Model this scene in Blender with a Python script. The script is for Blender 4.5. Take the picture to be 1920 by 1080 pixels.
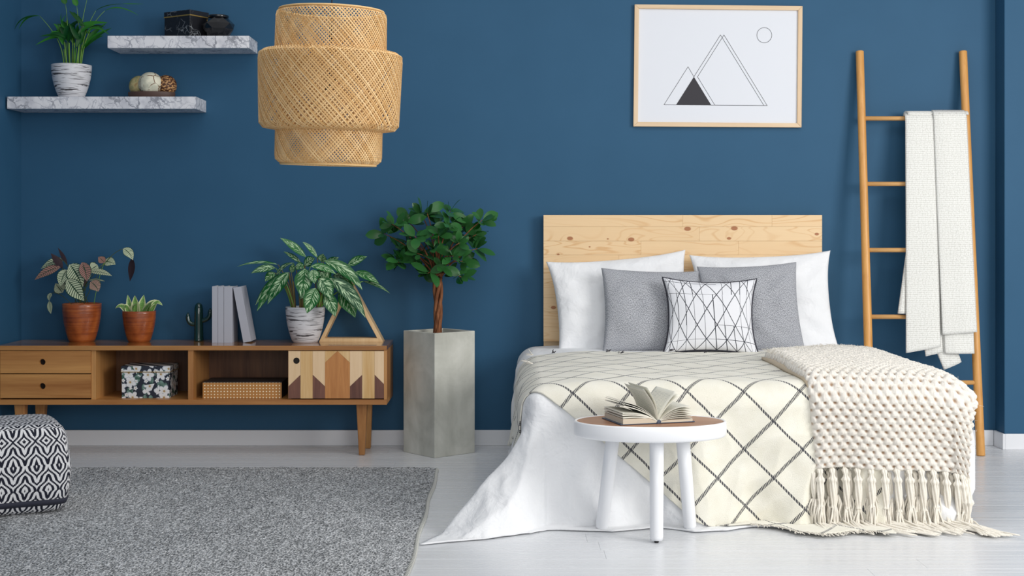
import bpy, bmesh, math, random
from mathutils import Vector, Matrix, noise as mnoise
R=math.radians; pi=math.pi
random.seed(11)
for o in list(bpy.data.objects): bpy.data.objects.remove(o)
C=bpy.context.scene.collection
# ---------------------------------------------------------------- camera
CH=1.227; CD=7.6; F=2508.0          # camera height, distance to the back wall, focal length in px of a 1920 frame
cd=bpy.data.cameras.new('camera'); cam=bpy.data.objects.new('camera',cd); C.objects.link(cam)
cam.location=(0,-CD,CH); cam.rotation_euler=(pi/2,0,0)
cd.sensor_width=36; cd.lens=36*F/1920; cd.shift_x=10/1920; cd.shift_y=-110/1920; cd.clip_end=60
bpy.context.scene.camera=cam
# ---------------------------------------------------------------- light
sc=bpy.context.scene
sc.view_settings.view_transform='Standard'; sc.view_settings.look='None'
sc.view_settings.gamma=1; sc.view_settings.use_curve_mapping=False; sc.view_settings.exposure=0.06
w=bpy.data.worlds.new('world'); sc.world=w; w.use_nodes=True
w.node_tree.nodes['Background'].inputs[0].default_value=(0.96,0.98,1.0,1)
w.node_tree.nodes['Background'].inputs[1].default_value=0.32
def area(name,loc,target,sx,sy,power,col=(1,1,1)):
    l=bpy.data.lights.new(name,'AREA'); l.shape='RECTANGLE'; l.size=sx; l.size_y=sy; l.energy=power; l.color=col
    o=bpy.data.objects.new(name,l); C.objects.link(o); o.location=loc
    o.rotation_euler=(Vector(target)-Vector(loc)).to_track_quat('-Z','Y').to_euler(); return o
area('window_light',(4.6,-5.0,2.4),(0.3,-0.9,0.7),2.2,2.2,165,(1,0.985,0.96))
area('front_fill_light',(1.0,-9.6,1.9),(0.2,-0.5,0.6),5.0,2.4,100,(1,1,1))  # unseen soft fill added behind the camera, not an actual window
area('overhead_fill_light',(0.6,-3.1,3.7),(0.6,-3.0,0),4.6,2.8,62,(1,1,1))  # unseen fill added in place of ceiling bounce, brightens upward faces
# ---------------------------------------------------------------- helpers
def W(px,py,Y):
    d=CD+Y; return Vector(((px-950)/F*d, Y, CH-(py-430)/F*d))
def tag(o,label=None,cat=None,group=None,kind=None):
    if label: o['label']=label
    if cat: o['category']=cat
    if group: o['group']=group
    if kind: o['kind']=kind
    return o
def thing(name,loc,label,cat,group=None,rot=(0,0,0)):
    o=bpy.data.objects.new(name,None); C.objects.link(o); o.location=loc; o.rotation_euler=rot
    o.empty_display_size=.05
    return tag(o,label,cat,group)
class MB:
    def __init__(s): s.v=[]; s.f=[]; s.uv=[]; s.mi=[]
    def add(s,vs,fs,uvs=None,mi=0):
        b=len(s.v); s.v+= [tuple(p) for p in vs]; s.f+=[tuple(i+b for i in f) for f in fs]
        s.uv+= list(uvs) if uvs else [(0,0)]*len(vs); s.mi+=[mi]*len(fs); return s
    def box(s,x0,x1,y0,y1,z0,z1,mi=0):
        v=[(x,y,z) for z in(z0,z1) for y in(y0,y1) for x in(x0,x1)]
        return s.add(v,[(0,2,3,1),(4,5,7,6),(0,1,5,4),(2,6,7,3),(0,4,6,2),(1,3,7,5)],mi=mi)
    def prism(s,poly,y0,y1,mi=0):      # poly of (x,z), extruded along y
        n=len(poly); v=[(x,y0,z) for x,z in poly]+[(x,y1,z) for x,z in poly]
        a=sum(poly[i][0]*poly[(i+1)%n][1]-poly[(i+1)%n][0]*poly[i][1] for i in range(n))
        fs=[tuple(range(n)),tuple(range(2*n-1,n-1,-1))]+[(i,i+n,(i+1)%n+n,(i+1)%n) for i in range(n)]
        if a<0: fs=[f[::-1] for f in fs]
        return s.add(v,fs,mi=mi)
    def tube(s,pts,rad,n=8,cap=True,flat=1.0,mi=0):
        pts=[Vector(p) for p in pts]; m=len(pts)
        if not hasattr(rad,'__len__'): rad=[rad]*m
        t0=(pts[1]-pts[0]).normalized(); u=t0.orthogonal().normalized(); vs=[];uvs=[]
        for i,p in enumerate(pts):
            t=(pts[min(i+1,m-1)]-pts[max(i-1,0)]).normalized()
            u=(u-t*u.dot(t)).normalized(); w=t.cross(u)
            for k in range(n):
                a=2*pi*k/n; vs.append(p+(u*math.cos(a)*flat+w*math.sin(a))*rad[i]); uvs.append((k/n,i/(m-1)))
        fs=[(i*n+k,i*n+(k+1)%n,(i+1)*n+(k+1)%n,(i+1)*n+k) for i in range(m-1) for k in range(n)]
        if cap: fs+= [tuple(range(n))[::-1],tuple((m-1)*n+k for k in range(n))]
        return s.add(vs,fs,uvs,mi)
    def lathe(s,prof,n=40,c=(0,0,0),sy=1.0,mi=0,cap=True):   # prof: (r,z)
        vs=[(c[0]+r*math.cos(2*pi*k/n),c[1]+sy*r*math.sin(2*pi*k/n),c[2]+z) for r,z in prof for k in range(n)]
        m=len(prof)
        fs=[(i*n+k,i*n+(k+1)%n,(i+1)*n+(k+1)%n,(i+1)*n+k) for i in range(m-1) for k in range(n)]
        if cap: fs+=[tuple(range(n))[::-1],tuple((m-1)*n+k for k in range(n))]
        return s.add(vs,fs,mi=mi)
    def grid(s,fn,nu,nv,flip=False,mi=0):
        vs=[];uvs=[]
        for j in range(nv+1):
            for i in range(nu+1):
                r=fn(i/nu,j/nv); p,uv=(r if isinstance(r,tuple) and len(r)==2 else (r,(i/nu,j/nv)))
                vs.append(p); uvs.append(uv)
        k=nu+1; fs=[(j*k+i,j*k+i+1,(j+1)*k+i+1,(j+1)*k+i) for j in range(nv) for i in range(nu)]
        if flip: fs=[f[::-1] for f in fs]
        return s.add(vs,fs,uvs,mi)
    def sphere(s,c,r,n=20,m=12,sc=(1,1,1),mi=0):
        return s.lathe_pts(c,r,n,m,sc,mi)
    def lathe_pts(s,c,r,n,m,sc,mi):
        vs=[(c[0],c[1],c[2]-r*sc[2])]
        for j in range(1,m):
            a=-pi/2+pi*j/m
            for k in range(n): vs.append((c[0]+r*sc[0]*math.cos(a)*math.cos(2*pi*k/n),c[1]+r*sc[1]*math.cos(a)*math.sin(2*pi*k/n),c[2]+r*sc[2]*math.sin(a)))
        vs.append((c[0],c[1],c[2]+r*sc[2])); L=len(vs)-1
        fs=[(0,1+(k+1)%n,1+k) for k in range(n)]+[(1+j*n+k,1+j*n+(k+1)%n,1+(j+1)*n+(k+1)%n,1+(j+1)*n+k) for j in range(m-2) for k in range(n)]
        fs+=[(L,1+(m-2)*n+k,1+(m-2)*n+(k+1)%n) for k in range(n)]
        return s.add(vs,fs,mi=mi)
    def mesh(s,name,mats,smooth=True,off=None):
        me=bpy.data.meshes.new(name); vs=s.v
        if off is not None: vs=[(a-off[0],b-off[1],c-off[2]) for a,b,c in vs]
        me.from_pydata(vs,[],s.f)
        if any(u!=(0,0) for u in s.uv):
            l=me.uv_layers.new(name='UVMap'); idx=[0]*len(me.loops); me.loops.foreach_get('vertex_index',idx)
            flat=[]; [flat.extend(s.uv[i]) for i in idx]; l.data.foreach_set('uv',flat)
        if not isinstance(mats,(list,tuple)): mats=[mats]
        for m in mats: me.materials.append(m)
        if len(mats)>1: me.polygons.foreach_set('material_index',s.mi)
        me.polygons.foreach_set('use_smooth',[smooth]*len(me.polygons)); me.update(); return me
def link(name,me,parent=None,loc=None,mat4=None):
    o=bpy.data.objects.new(name,me); C.objects.link(o)
    if parent: o.parent=parent
    if loc is not None: o.location=loc
    if mat4 is not None: o.matrix_local=mat4
    return o
def root_loc(p):
    while p.parent: p=p.parent
    return p.location
def obj(name,mb,mats,parent=None,smooth=False,bevel=0,solid=0,subsurf=0,seg=2,local=False,origin=None,weld=False):
    off=None
    if parent is not None and not local: off=root_loc(parent)
    if origin is not None: off=origin
    me=mb.mesh(name,mats,smooth,off); o=link(name,me,parent)
    if origin is not None: o.location=origin
    if weld:
        md=o.modifiers.new('w','WELD'); md.merge_threshold=1e-5
    if solid:
        md=o.modifiers.new('s','SOLIDIFY'); md.thickness=solid; md.offset=0
    if bevel:
        md=o.modifiers.new('b','BEVEL'); md.width=bevel; md.segments=seg; md.limit_method='ANGLE'; md.angle_limit=R(40)
    if subsurf:
        md=o.modifiers.new('ss','SUBSURF'); md.levels=subsurf; md.render_levels=subsurf
    return o
def struct(name,mb,m,**k): o=obj(name,mb,m,**k); o['kind']='structure'; return o
# ---------------------------------------------------------------- material helpers
class G:
    def __init__(s,name,rough=.6,col=None,spec=.5,coat=0,sheen=0,metal=0):
        s.m=bpy.data.materials.new(name); s.m.use_nodes=True; s.nt=s.m.node_tree
        s.b=s.nt.nodes['Principled BSDF']; s.b.inputs['Roughness'].default_value=rough
        s.b.inputs['Specular IOR Level'].default_value=spec; s.b.inputs['Coat Weight'].default_value=coat
        s.b.inputs['Coat Roughness'].default_value=.12; s.b.inputs['Metallic'].default_value=metal
        if sheen: s.b.inputs['Sheen Weight'].default_value=sheen; s.b.inputs['Sheen Roughness'].default_value=.5
        if col is not None: s.col(col)
    def n(s,t,ins={},**at):
        x=s.nt.nodes.new('ShaderNode'+t)
        for k,v in at.items(): setattr(x,k,v)
        for k,v in ins.items(): s.set(x.inputs[k],v)
        return x
    def set(s,i,v):
        if isinstance(v,bpy.types.NodeSocket): s.nt.links.new(v,i)
        elif i.type=='RGBA' and hasattr(v,'__len__') and len(v)==3: i.default_value=(*v,1)
        elif i.type=='VECTOR' and not hasattr(v,'__len__'): i.default_value=(v,v,v)
        else: i.default_value=v
    def col(s,v): s.set(s.b.inputs['Base Color'],v)
    def rough(s,v): s.set(s.b.inputs['Roughness'],v)
    def M(s,op,a,b=0.0,c=0.0,clamp=False):
        x=s.n('Math',{0:a,1:b,2:c},operation=op,use_clamp=clamp); return x.outputs[0]
    def V(s,op,a,b=(0,0,0)):
        x=s.n('VectorMath',{0:a,1:b},operation=op); return x.outputs['Value'] if op in('LENGTH','DISTANCE','DOT_PRODUCT') else x.outputs[0]
    def co(s,k='Object'): return s.n('TexCoord').outputs[k]
    def rnd(s): return s.n('ObjectInfo').outputs['Random']
    def map(s,v,scale=(1,1,1),loc=(0,0,0),rot=(0,0,0)):
        x=s.n('Mapping',{0:v}); x.inputs['Scale'].default_value=scale if hasattr(scale,'__len__') else (scale,)*3
        s.set(x.inputs['Location'],loc); x.inputs['Rotation'].default_value=rot; return x.outputs[0]
    def noise(s,v,scale=5,detail=3,dist=0,rough=.5,out=0):
        return s.n('TexNoise',{'Vector':v,'Scale':scale,'Detail':detail,'Distortion':dist,'Roughness':rough}).outputs[out]
    def vor(s,v,scale=5,feat='F1',out='Distance',rand=1.0,dims='3D'):
        x=s.n('TexVoronoi',{},feature=feat,voronoi_dimensions=dims); s.set(x.inputs['Vector'],v); x.inputs['Scale'].default_value=scale; x.inputs['Randomness'].default_value=rand; return x.outputs[out]
    def ramp(s,f,stops,interp='LINEAR'):
        x=s.n('ValToRGB',{0:f}); cr=x.color_ramp; cr.interpolation=interp
        while len(cr.elements)<len(stops): cr.elements.new(.5)
        for e,(p,c) in zip(cr.elements,stops): e.position=p; e.color=(*c,1) if hasattr(c,'__len__') else (c,c,c,1)
        return x.outputs[0]
    def mix(s,f,a,b,mode='MIX'):
        x=s.n('Mix',{},data_type='RGBA',blend_type=mode); s.set(x.inputs[0],f); s.set(x.inputs[6],a); s.set(x.inputs[7],b); return x.outputs[2]
    def sep(s,v): x=s.n('SeparateXYZ',{0:v}); return x.outputs
    def comb(s,x,y,z): return s.n('CombineXYZ',{0:x,1:y,2:z}).outputs[0]
    def lt(s,a,b): return s.M('LESS_THAN',a,b)
    def sm(s,v,a,b,lo=0.0,hi=1.0):     # smooth map a..b -> lo..hi
        x=s.n('MapRange',{0:v,1:a,2:b,3:lo,4:hi},interpolation_type='SMOOTHSTEP'); return x.outputs[0]
    def bump(s,h,strength=.3,dist=.01):
        x=s.n('Bump',{'Height':h}); x.inputs['Strength'].default_value=strength; x.inputs['Distance'].default_value=dist
        s.nt.links.new(x.outputs[0],s.b.inputs['Normal'])
def plain(name,col,rough=.6,**k): return G(name,rough,col,**k).m
def lin(r,g,b):
    f=lambda c:(c/255/12.92 if c/255<=.04045 else ((c/255+.055)/1.055)**2.4); return (f(r),f(g),f(b))
def wood(name,light,dark,axis='X',rough=.45,scale=1.0,streak=14,contrast=(.3,.72),coat=0,cathedral=0.0,spec=.5):
    g=G(name,rough,coat=coat,spec=spec); c=g.co()
    c=g.V('ADD',c,g.comb(g.M('MULTIPLY',g.rnd(),7.3),g.M('MULTIPLY',g.rnd(),5.1),g.M('MULTIPLY',g.rnd(),9.7)))
    s=[streak*scale]*3; s['XYZ'.index(axis)]=1.1*scale
    v=g.map(c,tuple(s)); n1=g.noise(v,1.0,4,1.2,.6)
    if cathedral:
        w=g.M('PINGPONG',g.M('MULTIPLY',g.noise(g.map(c,tuple(x*.35 for x in s)),1.0,1,.3),cathedral),1.0)
        n1=g.M('ADD',g.M('MULTIPLY',n1,.55),g.M('MULTIPLY',w,.45))
    s2=[110*scale]*3; s2['XYZ'.index(axis)]=5*scale
    n2=g.noise(g.map(c,tuple(s2)),1.0,2)
    t=g.M('ADD',g.M('MULTIPLY',n1,.75),g.M('MULTIPLY',n2,.25))
    g.col(g.ramp(t,[(contrast[0],dark),(contrast[1],light)])); g.bump(n2,.12,.002); return g.m
# ---------------------------------------------------------------- materials
g=G('blue_paint',.58,spec=.24); n=g.noise(g.co(),3.0,3); n2=g.noise(g.co(),220,2)
g.col(g.ramp(n,[(.3,(.026,.098,.188)),(.7,(.029,.105,.200))])); g.bump(n2,.08,.001); BLUE=g.m
WHITEP=plain('white_trim_paint',lin(232,234,238),.4)
g=G('white_floorboard',.3,spec=.5); c=g.co(); n=g.noise(g.map(c,(1.2,45,1)),1,4,.4); r=g.M('MULTIPLY',g.rnd(),.06)
t=g.M('ADD',g.M('MULTIPLY',n,.9),r); g.col(g.ramp(t,[(.25,lin(219,221,224)),(.75,lin(226,228,231))])); g.rough(g.sm(n,.3,.7,.22,.36)); g.bump(n,.06,.002); FLOORM=g.m
GAPM=plain('floor_gap',lin(200,203,206),.8)
OAK=wood('oak',lin(205,150,88),lin(160,104,54),'X',.38,1.0,16,cathedral=3)
OAKZ=wood('oak_upright',lin(205,152,92),lin(158,104,56),'Z',.42,1.0,16,cathedral=3)
OAKTOP=wood('oak_top',lin(190,138,80),lin(150,98,52),'X',.13,1.0,16,cathedral=3,coat=.5)
WALNUTB=wood('brown_back_panel',lin(150,104,68),lin(88,56,36),'Z',.5,1.0,9,cathedral=4)
MAPLE=wood('pale_maple',lin(236,205,166),lin(222,188,146),'Z',.4,1.0,18)
ASH=wood('ash',lin(244,218,172),lin(208,164,104),'Z',.4,.9,14,cathedral=5)
WALNUT=wood('walnut',lin(130,86,70),lin(88,54,44),'Z',.45,1.3,12)
INOAK=wood('inlay_oak',lin(206,144,84),lin(170,108,56),'Z',.42,1.6,20)
BAMBOO=wood('ladder_wood',lin(226,170,98),lin(200,140,72),'Z',.4,1.0,30)
BAMBOOX=wood('rung_wood',lin(226,178,116),lin(204,150,88),'X',.4,1.0,30)
PALEW=wood('pale_frame_wood',lin(232,206,172),lin(214,182,144),'X',.4,1.0,24)
PALEWZ=wood('pale_frame_wood_upright',lin(232,206,172),lin(214,182,144),'Z',.4,1.0,24)
TRIW=wood('triangle_wood',lin(238,206,158),lin(218,180,128),'Z',.4,1.0,24)
TOPW=wood('table_brown_wood',lin(176,130,100),lin(146,102,76),'X',.4,1.0,14)
DARKHOLE=plain('dark_hole',lin(30,22,18),.9)
g=G('headboard_pine',.42); c=g.co(); x,y,z=g.sep(c)
kn=[(1069,447,.030),(1184,449,.032),(1290,429,.034),(1378,428,.034),(1533,439,.022),(1140,448,.010),(1106,463,.010),(1047,477,.014),(1038,577,.026),(1368,447,.022),(1275,476,.020),(1322,484,.02)]
bul=None; mask=None
HBX0,HBZ1=(1019-950)/334.4,CH+27/334.4
for px,py,rr in kn:
    kx=(px-950)/334.4-.99; kz=CH-(py-430)/334.4
    d=g.V('LENGTH',g.V('MULTIPLY',g.V('SUBTRACT',c,(kx,0,kz)),(.62,0,1)))
    e=g.M('EXPONENT',g.M('MULTIPLY',d,-1.0/(rr*1.6))); e=g.M('MULTIPLY',e,min(1,rr/.03))
    mk=g.sm(d,rr*.28,rr*.42,1.0,0.0)
    bul=e if bul is None else g.M('ADD',bul,e); mask=mk if mask is None else g.M('MAXIMUM',mask,mk)
r=g.M('MULTIPLY',g.rnd(),9.0)
base=g.noise(g.comb(g.M('ADD',g.M('MULTIPLY',x,1.1),r),0.0,g.M('ADD',g.M('MULTIPLY',z,8.0),r)),1.0,2,.5)
ph=g.M('ADD',g.M('MULTIPLY',base,9.0),g.M('MULTIPLY',bul,2.6))
rings=g.M('PINGPONG',ph,.5); rings=g.sm(rings,.33,.5,0,1)
fine=g.noise(g.comb(g.M('MULTIPLY',x,4.0),0.0,g.M('MULTIPLY',z,160.0)),1.0,2)
colr=g.mix(g.M('MULTIPLY',rings,g.sm(g.noise(g.map(c,(1.5,1,6)),1,1),.35,.6,.15,.8)),lin(240,210,166),lin(216,168,112))
colr=g.mix(g.M('MULTIPLY',fine,.25),colr,lin(222,178,124)); colr=g.mix(g.M('MULTIPLY',r,.022),colr,lin(226,182,128))
colr=g.mix(mask,colr,lin(172,112,70)); g.col(colr); PINE=g.m
g=G('white_marble',.25,spec=.5); c=g.co(); cc=g.V('ADD',c,g.V('MULTIPLY',g.noise(c,9,4,0,.6,1),(.16,.16,.16)))
v1=g.vor(cc,15,'DISTANCE_TO_EDGE'); v2=g.M('ABSOLUTE',g.M('SUBTRACT',g.noise(c,12,5,1.6),.5))
a=g.sm(v1,0,.13,1,0); a=g.M('MULTIPLY',a,g.sm(g.noise(c,8,2),.38,.62)); b=g.M('MULTIPLY',g.sm(v2,0,.035,1,0),.6)
t=g.M('MAXIMUM',a,b); cl=g.sm(g.noise(c,10,4),.45,.7,0,.35); g.col(g.ramp(g.M('MAXIMUM',t,cl),[(0,lin(236,236,240)),(.35,lin(205,206,214)),(1,lin(150,152,160))])); MARBLE=g.m
g=G('black_marble',.3); c=g.co(); v1=g.vor(g.V('ADD',c,g.V('MULTIPLY',g.noise(c,14,3,0,.5,1),(.08,.08,.08))),26,'DISTANCE_TO_EDGE')
t=g.M('MULTIPLY',g.sm(v1,0,.05,1,0),g.sm(g.noise(c,14,2),.45,.65)); g.col(g.mix(t,lin(32,33,38),lin(150,155,160))); BLACKMARBLE=g.m
GOLD=plain('gold_band',lin(200,165,95),.35,metal=.7)
BLACKGLASS=plain('black_glass',lin(14,16,22),.08,coat=.6)
g=G('concrete',.75,spec=.3); c=g.co(); n=g.noise(c,4,6,.6,.6); n2=g.noise(g.map(c,(6,6,1.6)),1,4,.5); n3=g.noise(c,160,2)
t=g.M('ADD',g.M('MULTIPLY',n,.6),g.M('MULTIPLY',n2,.4)); g.col(g.ramp(t,[(.32,lin(168,168,158)),(.5,lin(198,198,188)),(.68,lin(222,221,212))])); g.bump(g.M('ADD',n,g.M('MULTIPLY',n3,.3)),.2,.004); CONC=g.m
SOIL=plain('soil',lin(60,44,34),.95)
def potmat():
    g=G('white_streaked_ceramic',.5); c=g.co(); s=g.noise(g.map(c,(6,6,120)),1,3,.7,.6); s2=g.noise(g.map(c,(10,10,230)),1,2,.5)
    m=g.sm(s,.56,.60); m2=g.M('MULTIPLY',g.sm(s2,.60,.66),.7); m=g.M('MAXIMUM',m,m2); g.col(g.mix(m,lin(222,222,226),lin(74,72,76))); g.bump(m,-.3,.003); return g.m
STREAK=potmat()
g=G('brown_glazed_ceramic',.3,coat=.35); c=g.co(); n=g.noise(c,9,4,.4); s=g.noise(g.map(c,(2,2,150)),1,2,.2); z=g.sep(c)[2]
t=g.M('ADD',g.M('MULTIPLY',n,.6),g.M('MULTIPLY',s,.4)); g.col(g.ramp(t,[(.34,lin(104,48,26)),(.5,lin(158,80,38)),(.66,lin(196,112,54))])); g.bump(s,.4,.003); BROWNPOT=g.m
CACT=plain('green_glazed_ceramic',lin(18,52,48),.1,coat=.8)
g=G('grey_book_cloth',.8); g.col(lin(176,178,188)); g.bump(g.noise(g.co(),400,2),.2,.001); BOOKG=g.m
PAPER=plain('paper',lin(230,226,214),.8)
# floral print box
g=G('floral_print',.55); c=g.co(); x,y,z=g.sep(c); p=g.comb(g.M('ADD',x,g.M('MULTIPLY',y,1.0)),0.0,g.M('MULTIPLY',z,1.0))
def flower(g,p,scale,size,seed):
    q=g.V('ADD',g.V('MULTIPLY',p,(scale,scale,scale)),(seed,0,seed*2)); pos=g.vor(q,1,out='Position',rand=.75)
    d=g.V('SUBTRACT',q,pos); dx,dy,dz=g.sep(d); r=g.V('LENGTH',g.comb(dx,0.0,dz)); an=g.M('ARCTAN2',dz,dx)
    an=g.M('ADD',an,g.M('MULTIPLY',pos if False else g.sep(pos)[0],7.0))
    pet=g.M('ABSOLUTE',g.M('SINE',g.M('MULTIPLY',an,2.5))); rad=g.M('MULTIPLY',g.M('ADD',.55,g.M('MULTIPLY',pet,.45)),size)
    return g.M('DIVIDE',r,rad)
f1=flower(g,p,12.5,.44,.3); f2=flower(g,p,19,.24,3.7); lf=g.vor(g.map(p,(30,1,16),rot=(0,.6,0)),1)
leaf=g.sm(lf,.40,.46,1,0); colr=g.mix(leaf,lin(36,42,56),g.ramp(g.noise(p,40,1),[(.4,lin(60,92,80)),(.6,lin(120,150,140))]))
for f in (f2,f1):
    colr=g.mix(g.lt(f,1.0),colr,g.ramp(f,[(0,lin(150,110,60)),(.16,lin(190,160,110)),(.24,lin(225,224,220)),(.75,lin(238,238,240)),(1,lin(190,196,204))]))
g.col(colr); FLORAL=g.m
g=G('dotted_gold_card',.4); c=g.co(); x,y,z=g.sep(c)
fx=g.M('SUBTRACT',g.M('FRACT',g.M('DIVIDE',x,.01755)),.5); fz=g.M('SUBTRACT',g.M('FRACT',g.M('ADD',g.M('DIVIDE',z,.0163),.2)),.5)
d=g.M('SQRT',g.M('ADD',g.M('MULTIPLY',fx,fx),g.M('MULTIPLY',fz,fz))); g.col(g.mix(g.lt(d,.20),lin(184,128,66),lin(250,236,205))); DOTS=g.m
BLACKCARD=plain('black_card',lin(40,38,40),.5)
# textiles
g=G('white_cotton',.85,spec=.2,sheen=.2); c=g.co(); n=g.noise(c,7,5,.7); g.col(lin(238,239,241)); g.bump(g.M('ADD',g.M('MULTIPLY',n,1.0),g.M('MULTIPLY',g.noise(c,28,3,.5),.22)),.55,.03); COTTON=g.m
g=G('grey_herringbone',.9,spec=.1); c=g.co('UV'); a=g.noise(g.map(c,(190,90,1),rot=(0,0,.7)),1,2); b=g.noise(g.map(c,(380,380,1)),1,1)
t=g.M('ADD',g.M('MULTIPLY',a,.6),g.M('MULTIPLY',b,.4)); g.col(g.ramp(t,[(.40,lin(100,102,108)),(.5,lin(162,164,170)),(.60,lin(218,220,226))])); g.bump(t,.4,.004); GREYC=g.m
g=G('triangle_print',.8,spec=.2); c=g.co('UV'); x,y,z=g.sep(c)
def line(g,val,period,w,off=0.0):
    f=g.M('ABSOLUTE',g.M('SUBTRACT',g.M('FRACT',g.M('ADD',g.M('DIVIDE',val,period),off)),.5)); return g.M('GREATER_THAN',f,.5-w/period/2)
P=.182; yy=g.M('MULTIPLY',y,1.0)
A=line(g,g.M('SUBTRACT',x,g.M('MULTIPLY',yy,-.50)),P,.009); B=line(g,g.M('ADD',x,g.M('MULTIPLY',yy,-.50)),P,.009)
Vv=line(g,g.M('ADD',x,g.M('MULTIPLY',yy,.05)),P/2,.008)
Hh=line(g,y,P/.50/2*1.0,.008)
def wn(a,b): return g.n('TexWhiteNoise',{'Vector':g.comb(g.M('FLOOR',a),g.M('FLOOR',b),0.0)}).outputs['Value']
vm=g.M('GREATER_THAN',wn(g.M('ADD',g.M('DIVIDE',g.M('ADD',x,g.M('MULTIPLY',yy,.05)),P/2),0.0),g.M('DIVIDE',y,P/.50*1.0)),.25); hm=g.M('GREATER_THAN',wn(g.M('DIVIDE',x,P*3),g.M('DIVIDE',y,P/.50/2)),.55)
t=g.M('MAXIMUM',g.M('MAXIMUM',A,B),g.M('MAXIMUM',g.M('MULTIPLY',Vv,vm),g.M('MULTIPLY',Hh,hm))); g.col(g.mix(t,lin(232,233,238),lin(62,64,72))); TRIP=g.m
PIPING=plain('dark_piping',lin(48,48,58),.8)
# lattice blanket: UV in metres
g=G('cream_lattice_wool',.92,spec=.1,sheen=.3); c=g.co('UV'); x,y,z=g.sep(c); PP=.237
s1=g.M('ADD',x,y); s2=g.M('SUBTRACT',x,y)
wob=g.M('MULTIPLY',g.M('SUBTRACT',g.noise(c,9,1),.5),.012)
def dline(val,other,w,tick,tw,sl):
    f=g.M('ABSOLUTE',g.M('SUBTRACT',g.M('FRACT',g.M('DIVIDE',g.M('ADD',val,wob),PP)),.5)); near=g.M('GREATER_THAN',f,.5-w/PP)
    tk=g.M('GREATER_THAN',g.M('FRACT',g.M('DIVIDE',g.M('ADD',other,g.M('MULTIPLY',val,sl)),tick)),tw); return near,tk,f
# '/' lines: thick band of ticks;  '\' lines: thin twisted thread
nr,tk,f=dline(s1,s2,.0098,.0105,.32,.55); la=g.M('MULTIPLY',nr,tk)
nr2,tk2,f2=dline(s2,s1,.0066,.019,.2,1.1); lb=g.M('MULTIPLY',nr2,tk2)
t=g.M('MAXIMUM',la,lb); fuzz=g.noise(c,260,3); nn=g.noise(c,14,3)
g.col(g.mix(g.M('MULTIPLY',t,.94),g.ramp(nn,[(.3,lin(230,226,211)),(.7,lin(237,234,222))]),lin(42,44,58))); g.bump(g.M('ADD',fuzz,g.M('MULTIPLY',t,-.5)),.5,.004); LATT=g.m
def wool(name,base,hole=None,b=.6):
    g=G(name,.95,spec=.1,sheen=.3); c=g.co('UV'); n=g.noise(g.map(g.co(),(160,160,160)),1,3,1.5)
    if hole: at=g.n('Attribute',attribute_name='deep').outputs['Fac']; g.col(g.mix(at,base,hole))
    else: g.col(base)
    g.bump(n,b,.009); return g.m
CHUNK=wool('chunky_cream_wool',lin(242,237,228),lin(170,138,108))  # tan in the holes paints in the glow and shade deep between stitches
FRINGE=wool('cream_yarn',lin(240,234,222),None,.4)
g=G('white_moss_knit',.92,spec=.1,sheen=.2); c=g.co('UV'); d=g.vor(g.map(c,(135,95,1)),1,rand=.25,dims='2D'); g.col(g.ramp(d,[(.25,lin(240,240,236)),(.62,lin(206,205,198))])); g.bump(d,-1.0,.008); KNIT=g.m
# rug
g=G('grey_wool_rug',.95,spec=.05); c=g.co(); a=g.noise(g.map(c,(85,85,85),rot=(0,0,.5)),1,3,1.2,.7); b=g.noise(g.map(c,(30,9,10),rot=(0,0,-.9)),1,3,.5); d=g.vor(g.map(c,(120,70,50),rot=(0,0,.6)),1)
b2=g.noise(c,1.6,2)
t=g.M('ADD',g.M('ADD',g.M('MULTIPLY',a,.62),g.M('MULTIPLY',b,.12)),g.M('ADD',g.M('MULTIPLY',d,.22),g.M('MULTIPLY',b2,.06))); g.col(g.ramp(t,[(.41,lin(108,110,112)),(.5,lin(176,178,180)),(.59,lin(240,241,243))])); g.bump(g.M('ADD',a,d),.9,.012); RUGM=g.m
RUGEDGE=plain('rug_edge_yarn',lin(196,196,190),.95)
# pouf
g=G('black_white_woven',.9,spec=.1); c=g.co('UV'); x,y,z=g.sep(c)
q=.0045; yq=g.M('SNAP',y,q)
px=g.M('PINGPONG',x,.045)                       # 0 at column centres ... .045 between
cell=g.M('MODULO',g.M('FLOOR',g.M('DIVIDE',g.M('ADD',x,.0225*0),.09)),2.0)
tri=g.M('MULTIPLY',px,1.45)
py=g.M('PINGPONG',yq,.105)
v=g.M('ADD',tri,py); v=g.M('ADD',v,g.M('MULTIPLY',g.M('PINGPONG',yq,.024),.55))
st=g.M('FRACT',g.M('DIVIDE',v,.031)); g.col(g.mix(g.M('GREATER_THAN',st,.5),lin(232,232,234),lin(40,42,54)))
th=g.M('PINGPONG',g.M('DIVIDE',y,.0045),.5); g.bump(th,.5,.003); POUFM=g.m
BANDM=plain('dark_band_cloth',lin(46,48,62),.85)
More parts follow.
